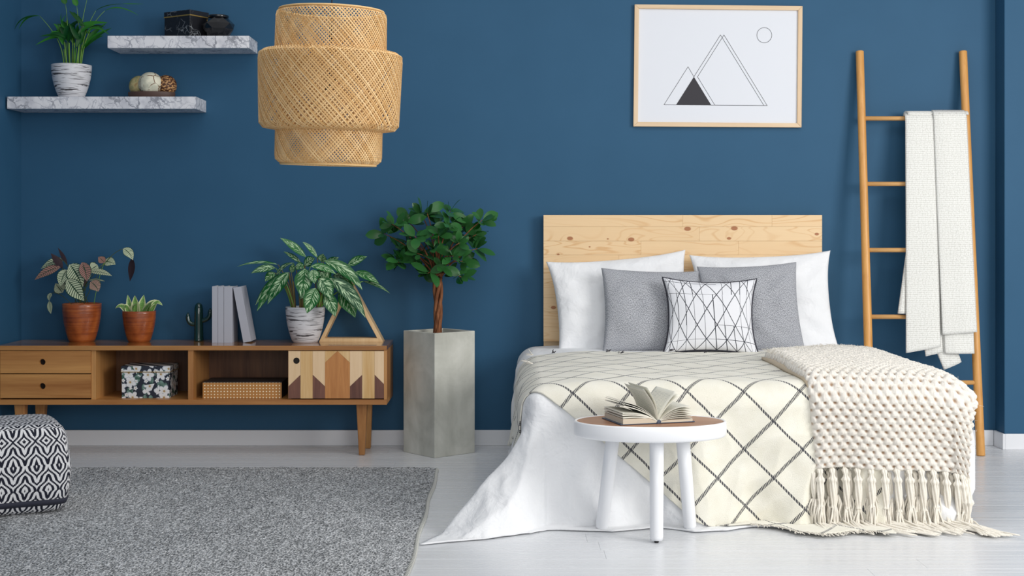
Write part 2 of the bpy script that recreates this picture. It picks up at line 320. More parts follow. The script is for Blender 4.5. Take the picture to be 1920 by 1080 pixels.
# greenery
def leafmat(name,fn,rough=.35,back=None,trans=.0):
    g=G(name,rough,spec=.32); c=g.co('UV'); x,y,z=g.sep(c); u=g.M('ABSOLUTE',g.M('MULTIPLY',g.M('SUBTRACT',x,.5),2.0))
    cc=g.V('ADD',c,g.comb(g.M('MULTIPLY',g.rnd(),13.0),g.M('MULTIPLY',g.rnd(),7.0),0.0)); colr=fn(g,c,cc,u,y)
    if back is not None: colr=g.mix(g.n('NewGeometry').outputs['Backfacing'],colr,back)
    g.col(colr); return g.m
def f_tree(g,c,cc,u,y):
    base=g.mix(g.rnd(),lin(6,50,18),lin(32,104,30)); mid=g.M('MULTIPLY',g.sm(u,.0,.08,1,0),.5); return g.mix(mid,base,lin(120,165,100))
TREELEAF=leafmat('tree_leaf',f_tree,.22,lin(48,100,50))
def f_agl(g,c,cc,u,y):
    her=g.noise(g.comb(g.M('MULTIPLY',g.sep(cc)[0],3.0),g.M('ADD',g.M('MULTIPLY',g.sep(cc)[1],16.0),g.M('MULTIPLY',u,-5.0)),0.0),1.0,2,.6)
    edge=g.sm(u,.55,.95); t=g.M('SUBTRACT',g.sm(her,.46,.60),edge,0,True); t=g.M('MULTIPLY',t,g.sm(u,.03,.12))
    return g.mix(t,g.mix(g.rnd(),lin(12,70,36),lin(36,106,46)),lin(186,214,172))
AGL=leafmat('variegated_leaf',f_agl,.32,lin(96,140,84))
def f_cal(g,c,cc,u,y):
    st=g.M('FRACT',g.M('SUBTRACT',g.M('MULTIPLY',y,11.0),g.M('MULTIPLY',u,1.7))); t=g.M('GREATER_THAN',st,.68); t=g.M('MAXIMUM',t,g.M('MAXIMUM',g.lt(u,.07),g.M('GREATER_THAN',u,.90)))
    return g.mix(t,g.mix(g.sm(g.rnd(),.80,.97),lin(204,214,180),lin(170,122,114)),lin(34,66,48))
CALD=plain('dark_calathea_leaf',lin(52,36,40),.5)
CAL=leafmat('striped_calathea_leaf',f_cal,.4,lin(70,36,48))
def f_snk(g,c,cc,u,y): 
    return g.mix(g.sm(u,.55,.75),g.mix(g.sm(g.noise(g.map(c,(3,14,1)),1,1),.45,.55),lin(110,158,84),lin(140,180,100)),lin(226,230,180))
SNK=leafmat('cream_edged_leaf',f_snk,.35,lin(130,170,96))
def f_plm(g,c,cc,u,y): return g.mix(g.rnd(),lin(10,62,26),lin(48,122,36))
PLM=leafmat('palm_leaf',f_plm,.35,lin(46,110,46))
STEMG=plain('green_stem',lin(112,158,62),.5); STEMD=plain('dark_stem',lin(70,84,44),.6); STEMB=plain('brown_green_stem',lin(112,96,56),.7)
g=G('bark',.85,spec=.2); c=g.co(); n=g.noise(g.map(c,(40,40,12)),1,4,.8); g.col(g.ramp(n,[(.35,lin(96,58,38)),(.65,lin(156,104,72))])); g.bump(n,.5,.006); BARK=g.m
g=G('bamboo_weave',.5,spec=.3); c=g.co(); n=g.noise(c,7,2); g.col(g.mix(g.n('Attribute',attribute_name='tone').outputs['Fac'],lin(234,200,148),lin(206,160,100))); WEAVE=g.m
WEAVERIM=plain('bamboo_rim',lin(222,184,126),.5)
CORD=plain('black_cord',lin(24,24,26),.6)
WHITELAC=plain('white_lacquer',lin(242,243,246),.3)
g=G('print_white',.6); g.col(lin(226,229,236)); PRINT=g.m
INK=plain('black_ink',lin(52,50,56),.7)
GLASSP=G('clear_glazing',.03,spec=.5); GLASSP.b.inputs['Transmission Weight'].default_value=1; GLASSP.b.inputs['IOR'].default_value=1.05; GLASSP=GLASSP.m
g=G('printed_page',.8); c=g.co('UV'); x,y,z=g.sep(c); ln=g.M('GREATER_THAN',g.M('FRACT',g.M('MULTIPLY',x,26.0)),.55); wd=g.M('GREATER_THAN',g.noise(g.map(c,(26,60,1)),1,1),.42)
mg=g.M('MULTIPLY',g.M('MULTIPLY',g.M('GREATER_THAN',x,.12),g.lt(x,.88)),g.M('MULTIPLY',g.M('GREATER_THAN',y,.1),g.lt(y,.88)))
g.col(g.mix(g.M('MULTIPLY',g.M('MULTIPLY',ln,wd),g.M('MULTIPLY',mg,.45)),lin(232,230,218),lin(110,112,116))); PAGE=g.m
BOOKC=plain('blue_grey_cover',lin(70,78,96),.6)
PAGEE=plain('page_block_edge',lin(216,204,184),.85)
# ================================================================ room shell
XL=-2.758; XR=2.776
struct('wall_back',MB().box(XL-.1,XR+.6,0,.12,0,3.2),BLUE)
struct('wall_left',MB().box(XL-.12,XL,-5.2,0,0,3.2),BLUE)
struct('wall_right',MB().box(XR,XR+1.6,-.14,0,0,3.2),BLUE,bevel=.004)
struct('baseboard_back',MB().box(XL+.015,XR-.014,-.014,0,0,.088),WHITEP,bevel=.003)
struct('baseboard_left',MB().box(XL,XL+.014,-5.2,-.0,0,.088),WHITEP,bevel=.003)
b=MB().box(XR-.014,XR,-.154,-.014,0,.088).box(XR,XR+1.6,-.154,-.14,0,.088)
struct('baseboard_right',b,WHITEP,bevel=.003)
fl=struct('floor',MB().box(XL-.1,XR+1.6,-5.2,.05,-.03,-.012),GAPM)
pw=.138; row=0; y=.0
rnd=random.Random(4)
while y>-4.6:
    x=XL-.05-rnd.uniform(0,1.9)
    while x<XR+1.0:
        L=2.35
        x0=max(x,XL-.05); x1=min(x+L,XR+1.1)
        if x1>x0+.05:
            obj('floorboard',MB().box(x0+.0003,x1-.0003,y-pw+.0004,y-.0004,-.0119,0),FLOORM,fl,bevel=.0005,seg=1)
        x+=L
    y-=pw
# ================================================================ rug
def rugh(x,y): return .006*mnoise.noise(Vector((x*60,y*60,0)))+.004*mnoise.noise(Vector((x*7,y*7,3)))
RX0,RX1,RY0,RY1=-2.70,-.345,-3.7,-.765
def rugf(u,v):
    x=RX0+(RX1-RX0)*u; y=RY0+(RY1-RY0)*v
    cr=.07; dx=max(0,x-(RX1-cr)); dy=max(0,y-(RY1-cr))
    if dx>0 and dy>0:
        h=max(dx,dy); r=math.hypot(dx,dy)
        if r>1e-6: x=RX1-cr+dx*h/r; y=RY1-cr+dy*h/r
    x+=.004*math.sin(y*9)+.002*mnoise.noise(Vector((0,y*40,1)))*u
    e=min(u,1-u)*(RX1-RX0); e2=min(v,1-v)*(RY1-RY0)
    z=.013+rugh(x,y)*.6 if min(e,e2)>.006 else .002
    return Vector((x,y,z))
rug=tag(obj('rug',MB().grid(rugf,260,330),RUGM,smooth=True),'large heathered grey wool rug covering the floor at lower left','rug')
st=MB(); yy=RY1-.06
while yy>-3.2:
    for k,(dx,dy) in enumerate([(0,0)]):
        x=RX1+.004*math.sin(yy*9)
        st.tube([(x-.012,yy+.006,.014),(x-.005,yy+.003,.017),(x+.002,yy,.013),(x+.004,yy-.004,.004)],[.0015,.0026,.0026,.0015],5)
    yy-=.019
tag(obj('edge_stitching',st,RUGEDGE,rug,smooth=True,local=True),kind='stuff')
# ================================================================ sideboard
SX0,SX1=XL+.02,-.6435; SF,SB=-.42,-.02; ZT,ZTb,ZB0,ZB1=.602,.577,.313,.285
sb=thing('sideboard',((SX0+SX1)/2,(SF+SB)/2,0),'low oak sideboard with two drawers, open bays and inlaid door','sideboard')
def px2x(p,Y=SF): return (p-950)/F*(CD+Y)
def py2z(p,Y=SF): return CH-(p-430)/F*(CD+Y)
obj('top_board',MB().box(SX0,SX1,SF,SB,ZTb,ZT),OAKTOP,sb,bevel=.002)
obj('bottom_board',MB().box(SX0,SX1,SF,SB,ZB1,ZB0),OAK,sb,bevel=.002)
obj('side_panel',MB().box(SX1-.016,SX1-.0,SF+.002,SB,ZB0,ZTb),OAKZ,sb,bevel=.0015)
obj('side_panel',MB().box(SX0,SX0+.016,SF+.002,SB,ZB0,ZTb),OAKZ,sb)
D1a,D1b=px2x(170),px2x(176.5); D2a,D2b=px2x(352),px2x(362); D3=px2x(540)
obj('divider',MB().box(D1a,D1b+.006,SF+.012,SB-.012,ZB0,ZTb),OAKZ,sb)
obj('divider',MB().box(D2a,D2b,SF+.008,SB-.012,ZB0,ZTb),OAKZ,sb)
obj('divider',MB().box(D3-.004,D3+.014,SF+.025,SB-.012,ZB0,ZTb),OAKZ,sb)
obj('back_panel',MB().box(SX0+.016,SX1-.016,SB-.012,SB-.004,ZB0,ZTb),WALNUTB,sb)
for za,zb in ((py2z(700),py2z(658)),(py2z(746.5),py2z(702))):
    # drawer front with a finger hole: ring of quads around a circle
    m=MB(); cx=px2x(79); cz=(za+zb)/2; r=.0165; x0,x1=SX0+.018,D1a-.002; n=32
    def face(Y,flip):
        inner=[(cx+r*math.cos(2*pi*k/n),Y,cz+r*math.sin(2*pi*k/n)) for k in range(n)]
        outer=[]
        for k in range(n):
            a=2*pi*k/n; c_,s_=math.cos(a),math.sin(a); t=min(((x1-cx) if c_>0 else (cx-x0))/max(abs(c_),1e-6),((zb-za)/2)/max(abs(s_),1e-6)); outer.append((cx+c_*t,Y,cz+s_*t))
        fs=[(k,(k+1)%n,n+(k+1)%n,n+k) for k in range(n)]
        if not flip: fs=[f[::-1] for f in fs]
        m.add(inner+outer,fs)
        for (X,Z,s1,s2) in ((x1,zb,1,1),(x0,zb,-1,1),(x0,za,-1,-1),(x1,za,1,-1)):
            ks=sorted(range(n),key=lambda k:(outer[k][0]-X)**2+(outer[k][2]-Z)**2)
            # corner triangle between the last point on each side
            a=min((k for k in range(n) if abs(outer[k][0]-X)<1e-6 and (outer[k][2]-cz)*s2>=0),key=lambda k:abs(outer[k][2]-Z),default=None)
            b_=min((k for k in range(n) if abs(outer[k][2]-Z)<1e-6 and (outer[k][0]-cx)*s1>=0),key=lambda k:abs(outer[k][0]-X),default=None)
            if a is not None and b_ is not None: m.add([outer[a],(X,Y,Z),outer[b_]],[(0,1,2)])
    face(SF+.004,False); face(SF+.022,True)
    vs=[(cx+r*math.cos(2*pi*k/n),Y,cz+r*math.sin(2*pi*k/n)) for Y in(SF+.004,SF+.022) for k in range(n)]
    m.add(vs,[(k,(k+1)%n,n+(k+1)%n,n+k) for k in range(n)])
    m.add([(x0,SF+.004,za),(x1,SF+.004,za),(x1,SF+.022,za),(x0,SF+.022,za),(x0,SF+.004,zb),(x1,SF+.004,zb),(x1,SF+.022,zb),(x0,SF+.022,zb)],[(0,3,2,1),(4,5,6,7),(1,2,6,5),(0,4,7,3)])
    dr=obj('drawer',m,OAK,sb)
    obj('finger_hole',MB().box(cx-.02,cx+.02,SF+.0225,SF+.026,cz-.02,cz+.02),DARKHOLE,dr)
# inlaid door
DX=[px2x(p) for p in (540.6,563.2,586.2,609.2,632.4,655.9,678.9,702.3,724.0)]; zt=py2z(658.3); zb=py2z(747.3)
door=obj('door',MB().box(DX[0],DX[-1],SF+.006,SF+.022,zb,zt),MAPLE,sb,bevel=.001)
zP=py2z(703); zQ=py2z(724.5); zS=py2z(680); yf0,yf1=SF+.003,SF+.0061; e=.0004
def inlay(poly,m): obj('inlay_piece',MB().prism(poly,yf0,yf1),m,door)
for c_,up in ((0,1),(2,0),(5,1),(7,0)):
    a,b_=DX[c_]+e,DX[c_+1]-e; zl,zr=(zQ,zP) if up else (zP,zQ)
    inlay([(a,zb),(b_,zb),(b_,zr-.0005),(a,zl-.0005)],WALNUT)
    inlay([(a,zl+.0005),(b_,zr+.0005),(b_,zt),(a,zt)],MAPLE)
for c_ in (1,6): inlay([(DX[c_]+e,zb),(DX[c_+1]-e,zb),(DX[c_+1]-e,zt),(DX[c_]+e,zt)],ASH)
inlay([(DX[3]+e,zb),(DX[5]-e,zb),(DX[5]-e,zS),(DX[4],zt),(DX[3]+e,zS)],INOAK)
inlay([(DX[3]+e,zS+.001),(DX[4]-.001,zt),(DX[3]+e,zt)],ASH); inlay([(DX[5]-e,zS+.001),(DX[5]-e,zt),(DX[4]+.001,zt)],ASH)
m=MB(); hx,hz=px2x(555.8),py2z(676.3)
m.add([(hx+.0165*math.cos(2*pi*k/32),SF+.0015,hz+.0165*math.sin(2*pi*k/32)) for k in range(32)]+[(hx+.0165*math.cos(2*pi*k/32),SF+.004,hz+.0165*math.sin(2*pi*k/32)) for k in range(32)],[tuple(range(31,-1,-1))[::-1]]+[(k,(k+1)%32,32+(k+1)%32,32+k) for k in range(32)])
obj('finger_hole',m,DARKHOLE,door)
def leg(xt,xb,yt,yb,front):
    m=MB(); a,b_=.029,.016
    vs=[(xt+sx*a,yt+sy*a,ZB1) for sx,sy in((-1,-1),(1,-1),(1,1),(-1,1))]+[(xb+sx*b_,yb+sy*b_,0) for sx,sy in((-1,-1),(1,-1),(1,1),(-1,1))]
    m.add(vs,[(0,1,2,3),(7,6,5,4),(0,4,5,1),(1,5,6,2),(2,6,7,3),(3,7,4,0)]); obj('leg',m,OAKZ,sb,bevel=.005)
leg(px2x(679,-.34),px2x(679,-.32),-.345,-.325,1); leg(px2x(688.5,-.12),px2x(690,-.1),-.115,-.1,0)
leg(px2x(40,-.34),px2x(42,-.32),-.345,-.325,1); leg(px2x(77,-.12),px2x(77,-.1),-.115,-.1,0)
# boxes in the bays
fb=thing('floral_box',(0,0,0),'navy lidded box printed with white flowers in the middle open bay of the sideboard','box')
bx0,bx1=px2x(227,-.36),px2x(318,-.36); zt_=py2z(686.5,-.36)
fb.location=((bx0+bx1)/2,-.27,ZB0)
obj('box_body',MB().box(bx0+.003,bx1-.003,-.358,-.17,ZB0,zt_-.03),FLORAL,fb,bevel=.001)
obj('lid',MB().box(bx0,bx1,-.361,-.167,zt_-.032,zt_),FLORAL,fb,bevel=.0015)
obj('gold_trim',MB().box(bx0-.001,bx1+.001,-.362,-.166,zt_-.034,zt_-.030),GOLD,fb)
gb=thing('dotted_box',(0,0,0),'flat black box with gold front covered in white dots in the right open bay','box')
gx0,gx1=px2x(380,-.37),px2x(528,-.37); gz=py2z(717,-.37); gb.location=((gx0+gx1)/2,-.26,ZB0)
obj('box_body',MB().box(gx0+.002,gx1-.002,-.365,-.15,ZB0,gz-.002),BLACKCARD,gb,bevel=.001)
obj('lid',MB().box(gx0,gx1,-.368,-.147,gz-.004,gz+.002),BLACKCARD,gb,bevel=.001)
obj('front_face',MB().box(gx0+.0,gx1,-.370,-.3655,ZB0+.001,gz-.0015),DOTS,gb)
# ================================================================ wall shelves
def shelf(label,x0,x1,z0,z1):
    return tag(obj('wall_shelf',MB().box(x0,x1,-.25,-.001,z0,z1),MARBLE,bevel=.0015,origin=((x0+x1)/2,-.125,z0)),label,'shelf','marble wall shelves')
Ys=-.25; SLZ=py2z(181,Ys); SUZ=py2z(67,Ys)
shelf('lower white marble wall shelf carrying a palm and a tray of balls',px2x(13,Ys),px2x(367.5,Ys),py2z(204,Ys),SLZ)
shelf('upper white marble wall shelf carrying a black box and black lantern',px2x(201.5,Ys),px2x(467,Ys),py2z(90,Ys),SUZ)
# marble box on the upper shelf, turned so that an edge faces the room
cx,cy=px2x(350,-.125),-.13
bb=thing('marble_box',(cx,cy,SUZ),'black marbled lidded box with gold band on the upper shelf','box',rot=(0,0,0))
bb.rotation_euler=(0,0,R(-32+0)); Lb,Wb,Hb=.175,.145,.146
Lb=.20
obj('box_body',MB().box(-Lb/2+.002,Lb/2-.002,-Wb/2+.002,Wb/2-.002,0,Hb-.03),BLACKMARBLE,bb,local=True,bevel=.001)
obj('gold_band',MB().box(-Lb/2-.001,Lb/2+.001,-Wb/2-.001,Wb/2+.001,Hb-.032,Hb-.026),GOLD,bb,local=True)
obj('lid',MB().box(-Lb/2,Lb/2,-Wb/2,Wb/2,Hb-.026,Hb),BLACKMARBLE,bb,local=True,bevel=.001)
lx=px2x(411.5,-.14); ln=thing('faceted_lantern',(lx,-.165,SUZ),'black faceted glass candle lantern beside the marbled box on the upper shelf','lantern')
m=MB(); n=8; ring=[(.052,0,0),(.088,.045,.5),(.088,.075,0),(.056,.108,.5),(.052,.112,.5)]
vs=[(r*math.cos(2*pi*(k+o_)/n+.2),r*math.sin(2*pi*(k+o_)/n+.2),z) for r,z,o_ in ring for k in range(n)]
fs=[]
for i in range(4):
    o0,o1=ring[i][2],ring[i+1][2]
    for k in range(n):
        a,b_=i*n+k,i*n+(k+1)%n; c_,d=(i+1)*n+k,(i+1)*n+(k+1)%n
        if o0==o1: fs.append((a,b_,d,c_))
        elif o1>o0: fs+=[(a,b_,c_),(b_,d,c_)]
        else: fs+=[(a,d,c_),(a,b_,d)]
fs.append(tuple(range(n))[::-1]); m.add(vs,fs)
obj('glass_body',m,BLACKGLASS,ln,local=True)
obj('rim',MB().lathe([(.05,.110),(.056,.111),(.058,.118),(.056,.124),(.048,.124),(.046,.113)],24),BLACKGLASS,ln,local=True,smooth=True,bevel=.001)
# tray and balls
tx=px2x(284.5,-.13); tr=tag(obj('wooden_tray',MB().lathe([(.108,0),(.126,.004),(.130,.02),(.131,.034),(.126,.034),(.122,.012),(0.002,.010)],48,c=(0,0,0),sy=.62),plain('dark_tray_wood',lin(84,62,54),.55),origin=(0,0,0),smooth=True,bevel=.001),'dark brown oval tray holding three balls on the lower shelf','tray')
tr.location=(tx,-.13,SLZ)
g=G('mottled_green_ball',.6); n=g.noise(g.co(),18,4,1); g.col(g.ramp(n,[(.35,lin(140,144,96)),(.55,lin(196,180,130)),(.7,lin(160,120,70))])); g.bump(n,.4,.006); GB=g.m
g=G('cracked_white_ball',.6); c=g.co(); cc=g.V('ADD',c,g.V('MULTIPLY',g.noise(c,30,3,0,.5,1),(.02,.02,.02))); e_=g.vor(cc,17,'DISTANCE_TO_EDGE'); k=g.sm(e_,.02,.06,1,0); k=g.M('MULTIPLY',k,g.sm(g.noise(c,16,1),.42,.5)); g.col(g.mix(k,g.ramp(g.noise(c,25,3),[(.3,lin(196,196,176)),(.6,lin(232,228,206))]),lin(110,70,36))); g.bump(k,-.8,.006); WB=g.m
g=G('brown_scaly_ball',.6); c=g.co(); e_=g.vor(g.map(c,(70,70,130),rot=(0,.5,0)),1); k=g.sm(e_,.25,.6,0,1); g.col(g.mix(k,lin(206,158,104),lin(78,42,20))); g.bump(k,-1,.008); SBM=g.m
def ball(x,y,r,m,label):
    mb=MB(); mb.sphere((0,0,0),1,28,18); 
    mb.v=[tuple(Vector(p)*r*(1+.03*mnoise.noise(Vector(p)*1.7+Vector((x*9,0,0))))) for p in mb.v]
    z=SLZ+.014+r*.99; return tag(obj('decorative_ball',mb,m,smooth=True,origin=(0,0,0)),label,'decorative ball','balls on the tray')
o=ball(0,0,.058,GB,'mottled green and tan ball at the left of the tray'); o.location=(tx-.071,-.118,SLZ+.071)
o=ball(1,0,.067,WB,'cracked cream white ball in front in the tray'); o.location=(tx+.0,-.155,SLZ+.079)
o=ball(2,0,.060,SBM,'brown scaly ball at the right of the tray'); o.location=(tx+.084-.008,-.118,SLZ+.073)
# ================================================================ picture
pf=thing('picture_frame',(1.2,-.02,1.8),'pale wood framed line drawing of triangles and a circle hung above the bed','picture')
Yp=-.022; 
def P_(px,py,Y=Yp): return W(px,py,Y)
TL,TR,BL,BR=(1190,8),(1505,11),(1187.5,237),(1503,239)
def lerp2(a,b,t): return (a[0]+(b[0]-a[0])*t,a[1]+(b[1]-a[1])*t)
def frame_bar(q,m):   # q: 4 px corners, outer a,b inner b,a
    vs=[P_(*p,Y=-.024) for p in q]+[P_(*p,Y=-.024)+Vector((0,.020,0)) for p in q]
    mb=MB(); mb.add(vs,[(0,1,2,3),(7,6,5,4),(0,4,5,1),(1,5,6,2),(2,6,7,3),(3,7,4,0)])
    o=obj('frame_bar',mb,m,pf,bevel=.002)
    bm=bmesh.new(); bm.from_mesh(o.data); bmesh.ops.recalc_face_normals(bm,faces=bm.faces); bm.to_mesh(o.data); bm.free()
t_=8.3
iTL,iTR,iBL,iBR=(TL[0]+t_,TL[1]+t_-.3),(TR[0]-t_,TR[1]+t_),(BL[0]+t_+.3,BL[1]-t_),(BR[0]-t_,BR[1]-t_)
frame_bar([TL,TR,iTR,iTL],PALEW); frame_bar([BL,iBL,iBR,BR],PALEW); frame_bar([TL,iTL,iBL,BL],PALEWZ); frame_bar([TR,BR,iBR,iTR],PALEWZ)
Yprint=-.012
def PP_(px,py): return W(px,py,Yprint)
mb=MB(); mb.add([PP_(iTL[0]-2,iTL[1]-2),PP_(iBL[0]-2,iBL[1]+2),PP_(iBR[0]+2,iBR[1]+2),PP_(iTR[0]+2,iTR[1]-2)],[(0,1,2,3)])
mb.add([PP_(iTL[0]-2,iTL[1]-2)+Vector((0,.004,0)),PP_(iBL[0]-2,iBL[1]+2)+Vector((0,.004,0)),PP_(iBR[0]+2,iBR[1]+2)+Vector((0,.004,0)),PP_(iTR[0]+2,iTR[1]-2)+Vector((0,.004,0))],[(3,2,1,0)])
obj('print_sheet',mb,PRINT,pf)
Z=lambda x,y:(1160+x/4.153,y/4.153)
def pxline(pts,w=.0023,closed=False,name='drawn_line'):
    mb=MB(); pts=[W(*p,Y=-.0126) for p in pts]
    if closed: pts=pts+[pts[0]]
    for a,b_ in zip(pts,pts[1:]):
        d=(b_-a).normalized(); s=Vector((-d.z,0,d.x))*w/2; e_=d*w/2*.6
        mb.add([a-s-e_,b_-s+e_,b_+s+e_,a+s-e_],[(0,1,2,3)])
        mb.add([p+Vector((0,.0004,0)) for p in (a-s-e_,b_-s+e_,b_+s+e_,a+s-e_)],[(3,2,1,0)])
    obj(name,mb,INK,pf)
pxline([Z(353,816),Z(540,520),Z(586,598)]); 
pxline([Z(586,598),Z(793,272),Z(1130,820)]); pxline([Z(748,817),Z(614,598),Z(820,272),Z(1157,823)])
pxline([Z(353,816),Z(1157,822)]); pxline([Z(1134+58*math.cos(2*pi*k/40),274+59*math.sin(2*pi*k/40)) for k in range(40)],closed=True,name='drawn_circle')
tri=MB(); tri.add([W(*Z(*p),Y=-.0128) for p in ((586,598),(448,815),(720,817))],[(0,1,2)]); obj('black_triangle',tri,INK,pf)
# ================================================================ ladder
ld=thing('ladder',(2.28,-.34,0),'light wooden ladder leaning on the wall right of the bed','ladder')
LY0,LY1,LZ1=-.35,-.028,2.235
def LYz(z): return LY0+(LY1-LY0)*z/LZ1
def rail(xt,xb):
    d1=CD+LY1; T=Vector(((xt-950)/F*d1,LY1,LZ1)); d0=CD+LY0; B=Vector(((xb-950)/F*d0,LY0,0))
    m=MB(); pts=[B.lerp(T,k/10) for k in range(11)]; m.tube(pts,[.0235]*5+[.0225]*6,20); obj('rail',m,BAMBOO,ld,smooth=True,bevel=.003); return B,T
lB,lT=rail(1612,1634); rB,rT=rail(1805.5,1839)
for py in (222,345,469,594,717):
    best=min((abs((430+(CH-z)*F/(CD+LYz(z)))-py),z) for z in [k*.002 for k in range(1100)])[1]; t=best/LZ1
    m=MB(); a=lB.lerp(lT,t); b_=rB.lerp(rT,t); m.tube([a,b_],.0125,16); obj('rung',m,BAMBOOX,ld,smooth=True)
    if py==222: RZ=best
# knitted throw on the ladder
m=MB()
def panel(xa0,xb0,xa1,xb1,yt,yb,off,wob=.006,hem=0.0,seed=0,top=True,n=22,nv=70):
    def fn(u,v):
        py=yt+(yb-yt)*v; 
        z=CH-(py-430)/F*(CD-.2); Y=LYz(max(z,0))-off
        d=CD+Y; px_=(xa0+(xa1-xa0)*v)+((xb0+(xb1-xb0)*v)-(xa0+(xa1-xa0)*v))*u; py+=hem*(u-.5)*v
        X=(px_-950)/F*d; z=CH-(py-430)/F*d
        edge=math.sin(pi*u)**.5
        Yb=Y-.010*edge+wob*mnoise.noise(Vector((u*2.2+seed,v*1.3,seed)))
        if top:
            s=max(0,.05-v*(yb-yt)/340.0)/.05
            Yb+=.034*(1-math.sqrt(max(0,1-s*s))); 
        return Vector((X,Yb,z)),(X,z)
    m.grid(fn,n,nv)
panel(1716,1760,1770,1802,560,686,.020,seed=9,top=False,hem=-14,nv=20)
panel(1700,1712,1684,1702,470,588,.022,seed=3,top=False,nv=20)
panel(1706,1752,1736,1768,480,664,.030,seed=4,top=False,hem=-8,nv=24)
panel(1697.5,1760,1699,1763,211,656,.044,seed=1,hem=-12)
panel(1755,1812,1772,1826,300,663,.046,seed=6,top=False)
panel(1750,1811,1767,1831,206.5,625,.062,seed=2,hem=-5,n=26)
# over the rung and down the back
def backf(u,v):
    a=pi*v; px_=1698+(1811-1698)*u; Y0=LYz(RZ); return Vector(((px_-950)/F*(CD+Y0),Y0-.03*math.cos(a)*1.5+.002,RZ+.018+.02*math.sin(a))),(u*.35,v*.1)
m.grid(backf,20,8)
def back2(u,v):
    z=RZ+.018-v*1.1; px_=1700+(1809-1700)*u+v*14; Y=LYz(z)+.030; Y=min(Y,-.012); d=CD+Y; return Vector(((px_-950)/F*d,Y,z)),(u*.35,z)
m.grid(back2,16,40)
tag(obj('knitted_throw',m,KNIT,smooth=True,solid=.009,origin=(2.45,-.1,RZ)),'white moss-knit throw folded over the top rung of the ladder','throw')
# ================================================================ bed
bed=thing('bed',(.99,-1.02,0),'double bed with knotty pine plank headboard standing against the blue wall','bed')
HX0,HX1=(1019-950)/F*(CD-.08),(1541.5-950)/F*(CD-.08); HZ=CH-(403-430)/F*(CD-.08)
hb=obj('headboard',MB().box(HX0+.002,HX1-.002,-.062,-.02,.05,HZ-.002),PINE,bed)
rows=[403,425,452,478,505,531,558,585,612,640]; rr=random.Random(3)
cuts={0:[.5,.82],1:[.56],2:[.35,.7],3:[.27],4:[.12,.6],5:[.55],6:[.3],7:[.7],8:[.4]}
for i in range(9):
    z1=CH-(rows[i]-430)/F*(CD-.08); z0=CH-(rows[i+1]-430)/F*(CD-.08); xs=[0]+cuts[i]+[1]
    for a,b_ in zip(xs,xs[1:]):
        obj('plank',MB().box(HX0+(HX1-HX0)*a+.0002,HX0+(HX1-HX0)*b_-.0002,-.08,-.0615,z0+.0003,z1-.0003),PINE,hb,bevel=.0006,seg=1,origin=None)
# material coordinates are in world px space for the knots: shift the object-space lookup
obj('bed_base',MB().box(.24,1.76,-1.90,-.09,.10,.26),plain('bed_base_cloth',lin(210,210,210),.9),bed,bevel=.01)
obj('mattress',MB().box(.22,1.78,-1.93,-.085,.262,.49),COTTON,bed,bevel=.05,seg=4)
for x in(.3,1.7):
    for y in(-.2,-1.8): obj('leg',MB().tube([(x,y,0),(x,y,.1)],.025,12),OAKZ,bed,smooth=False)
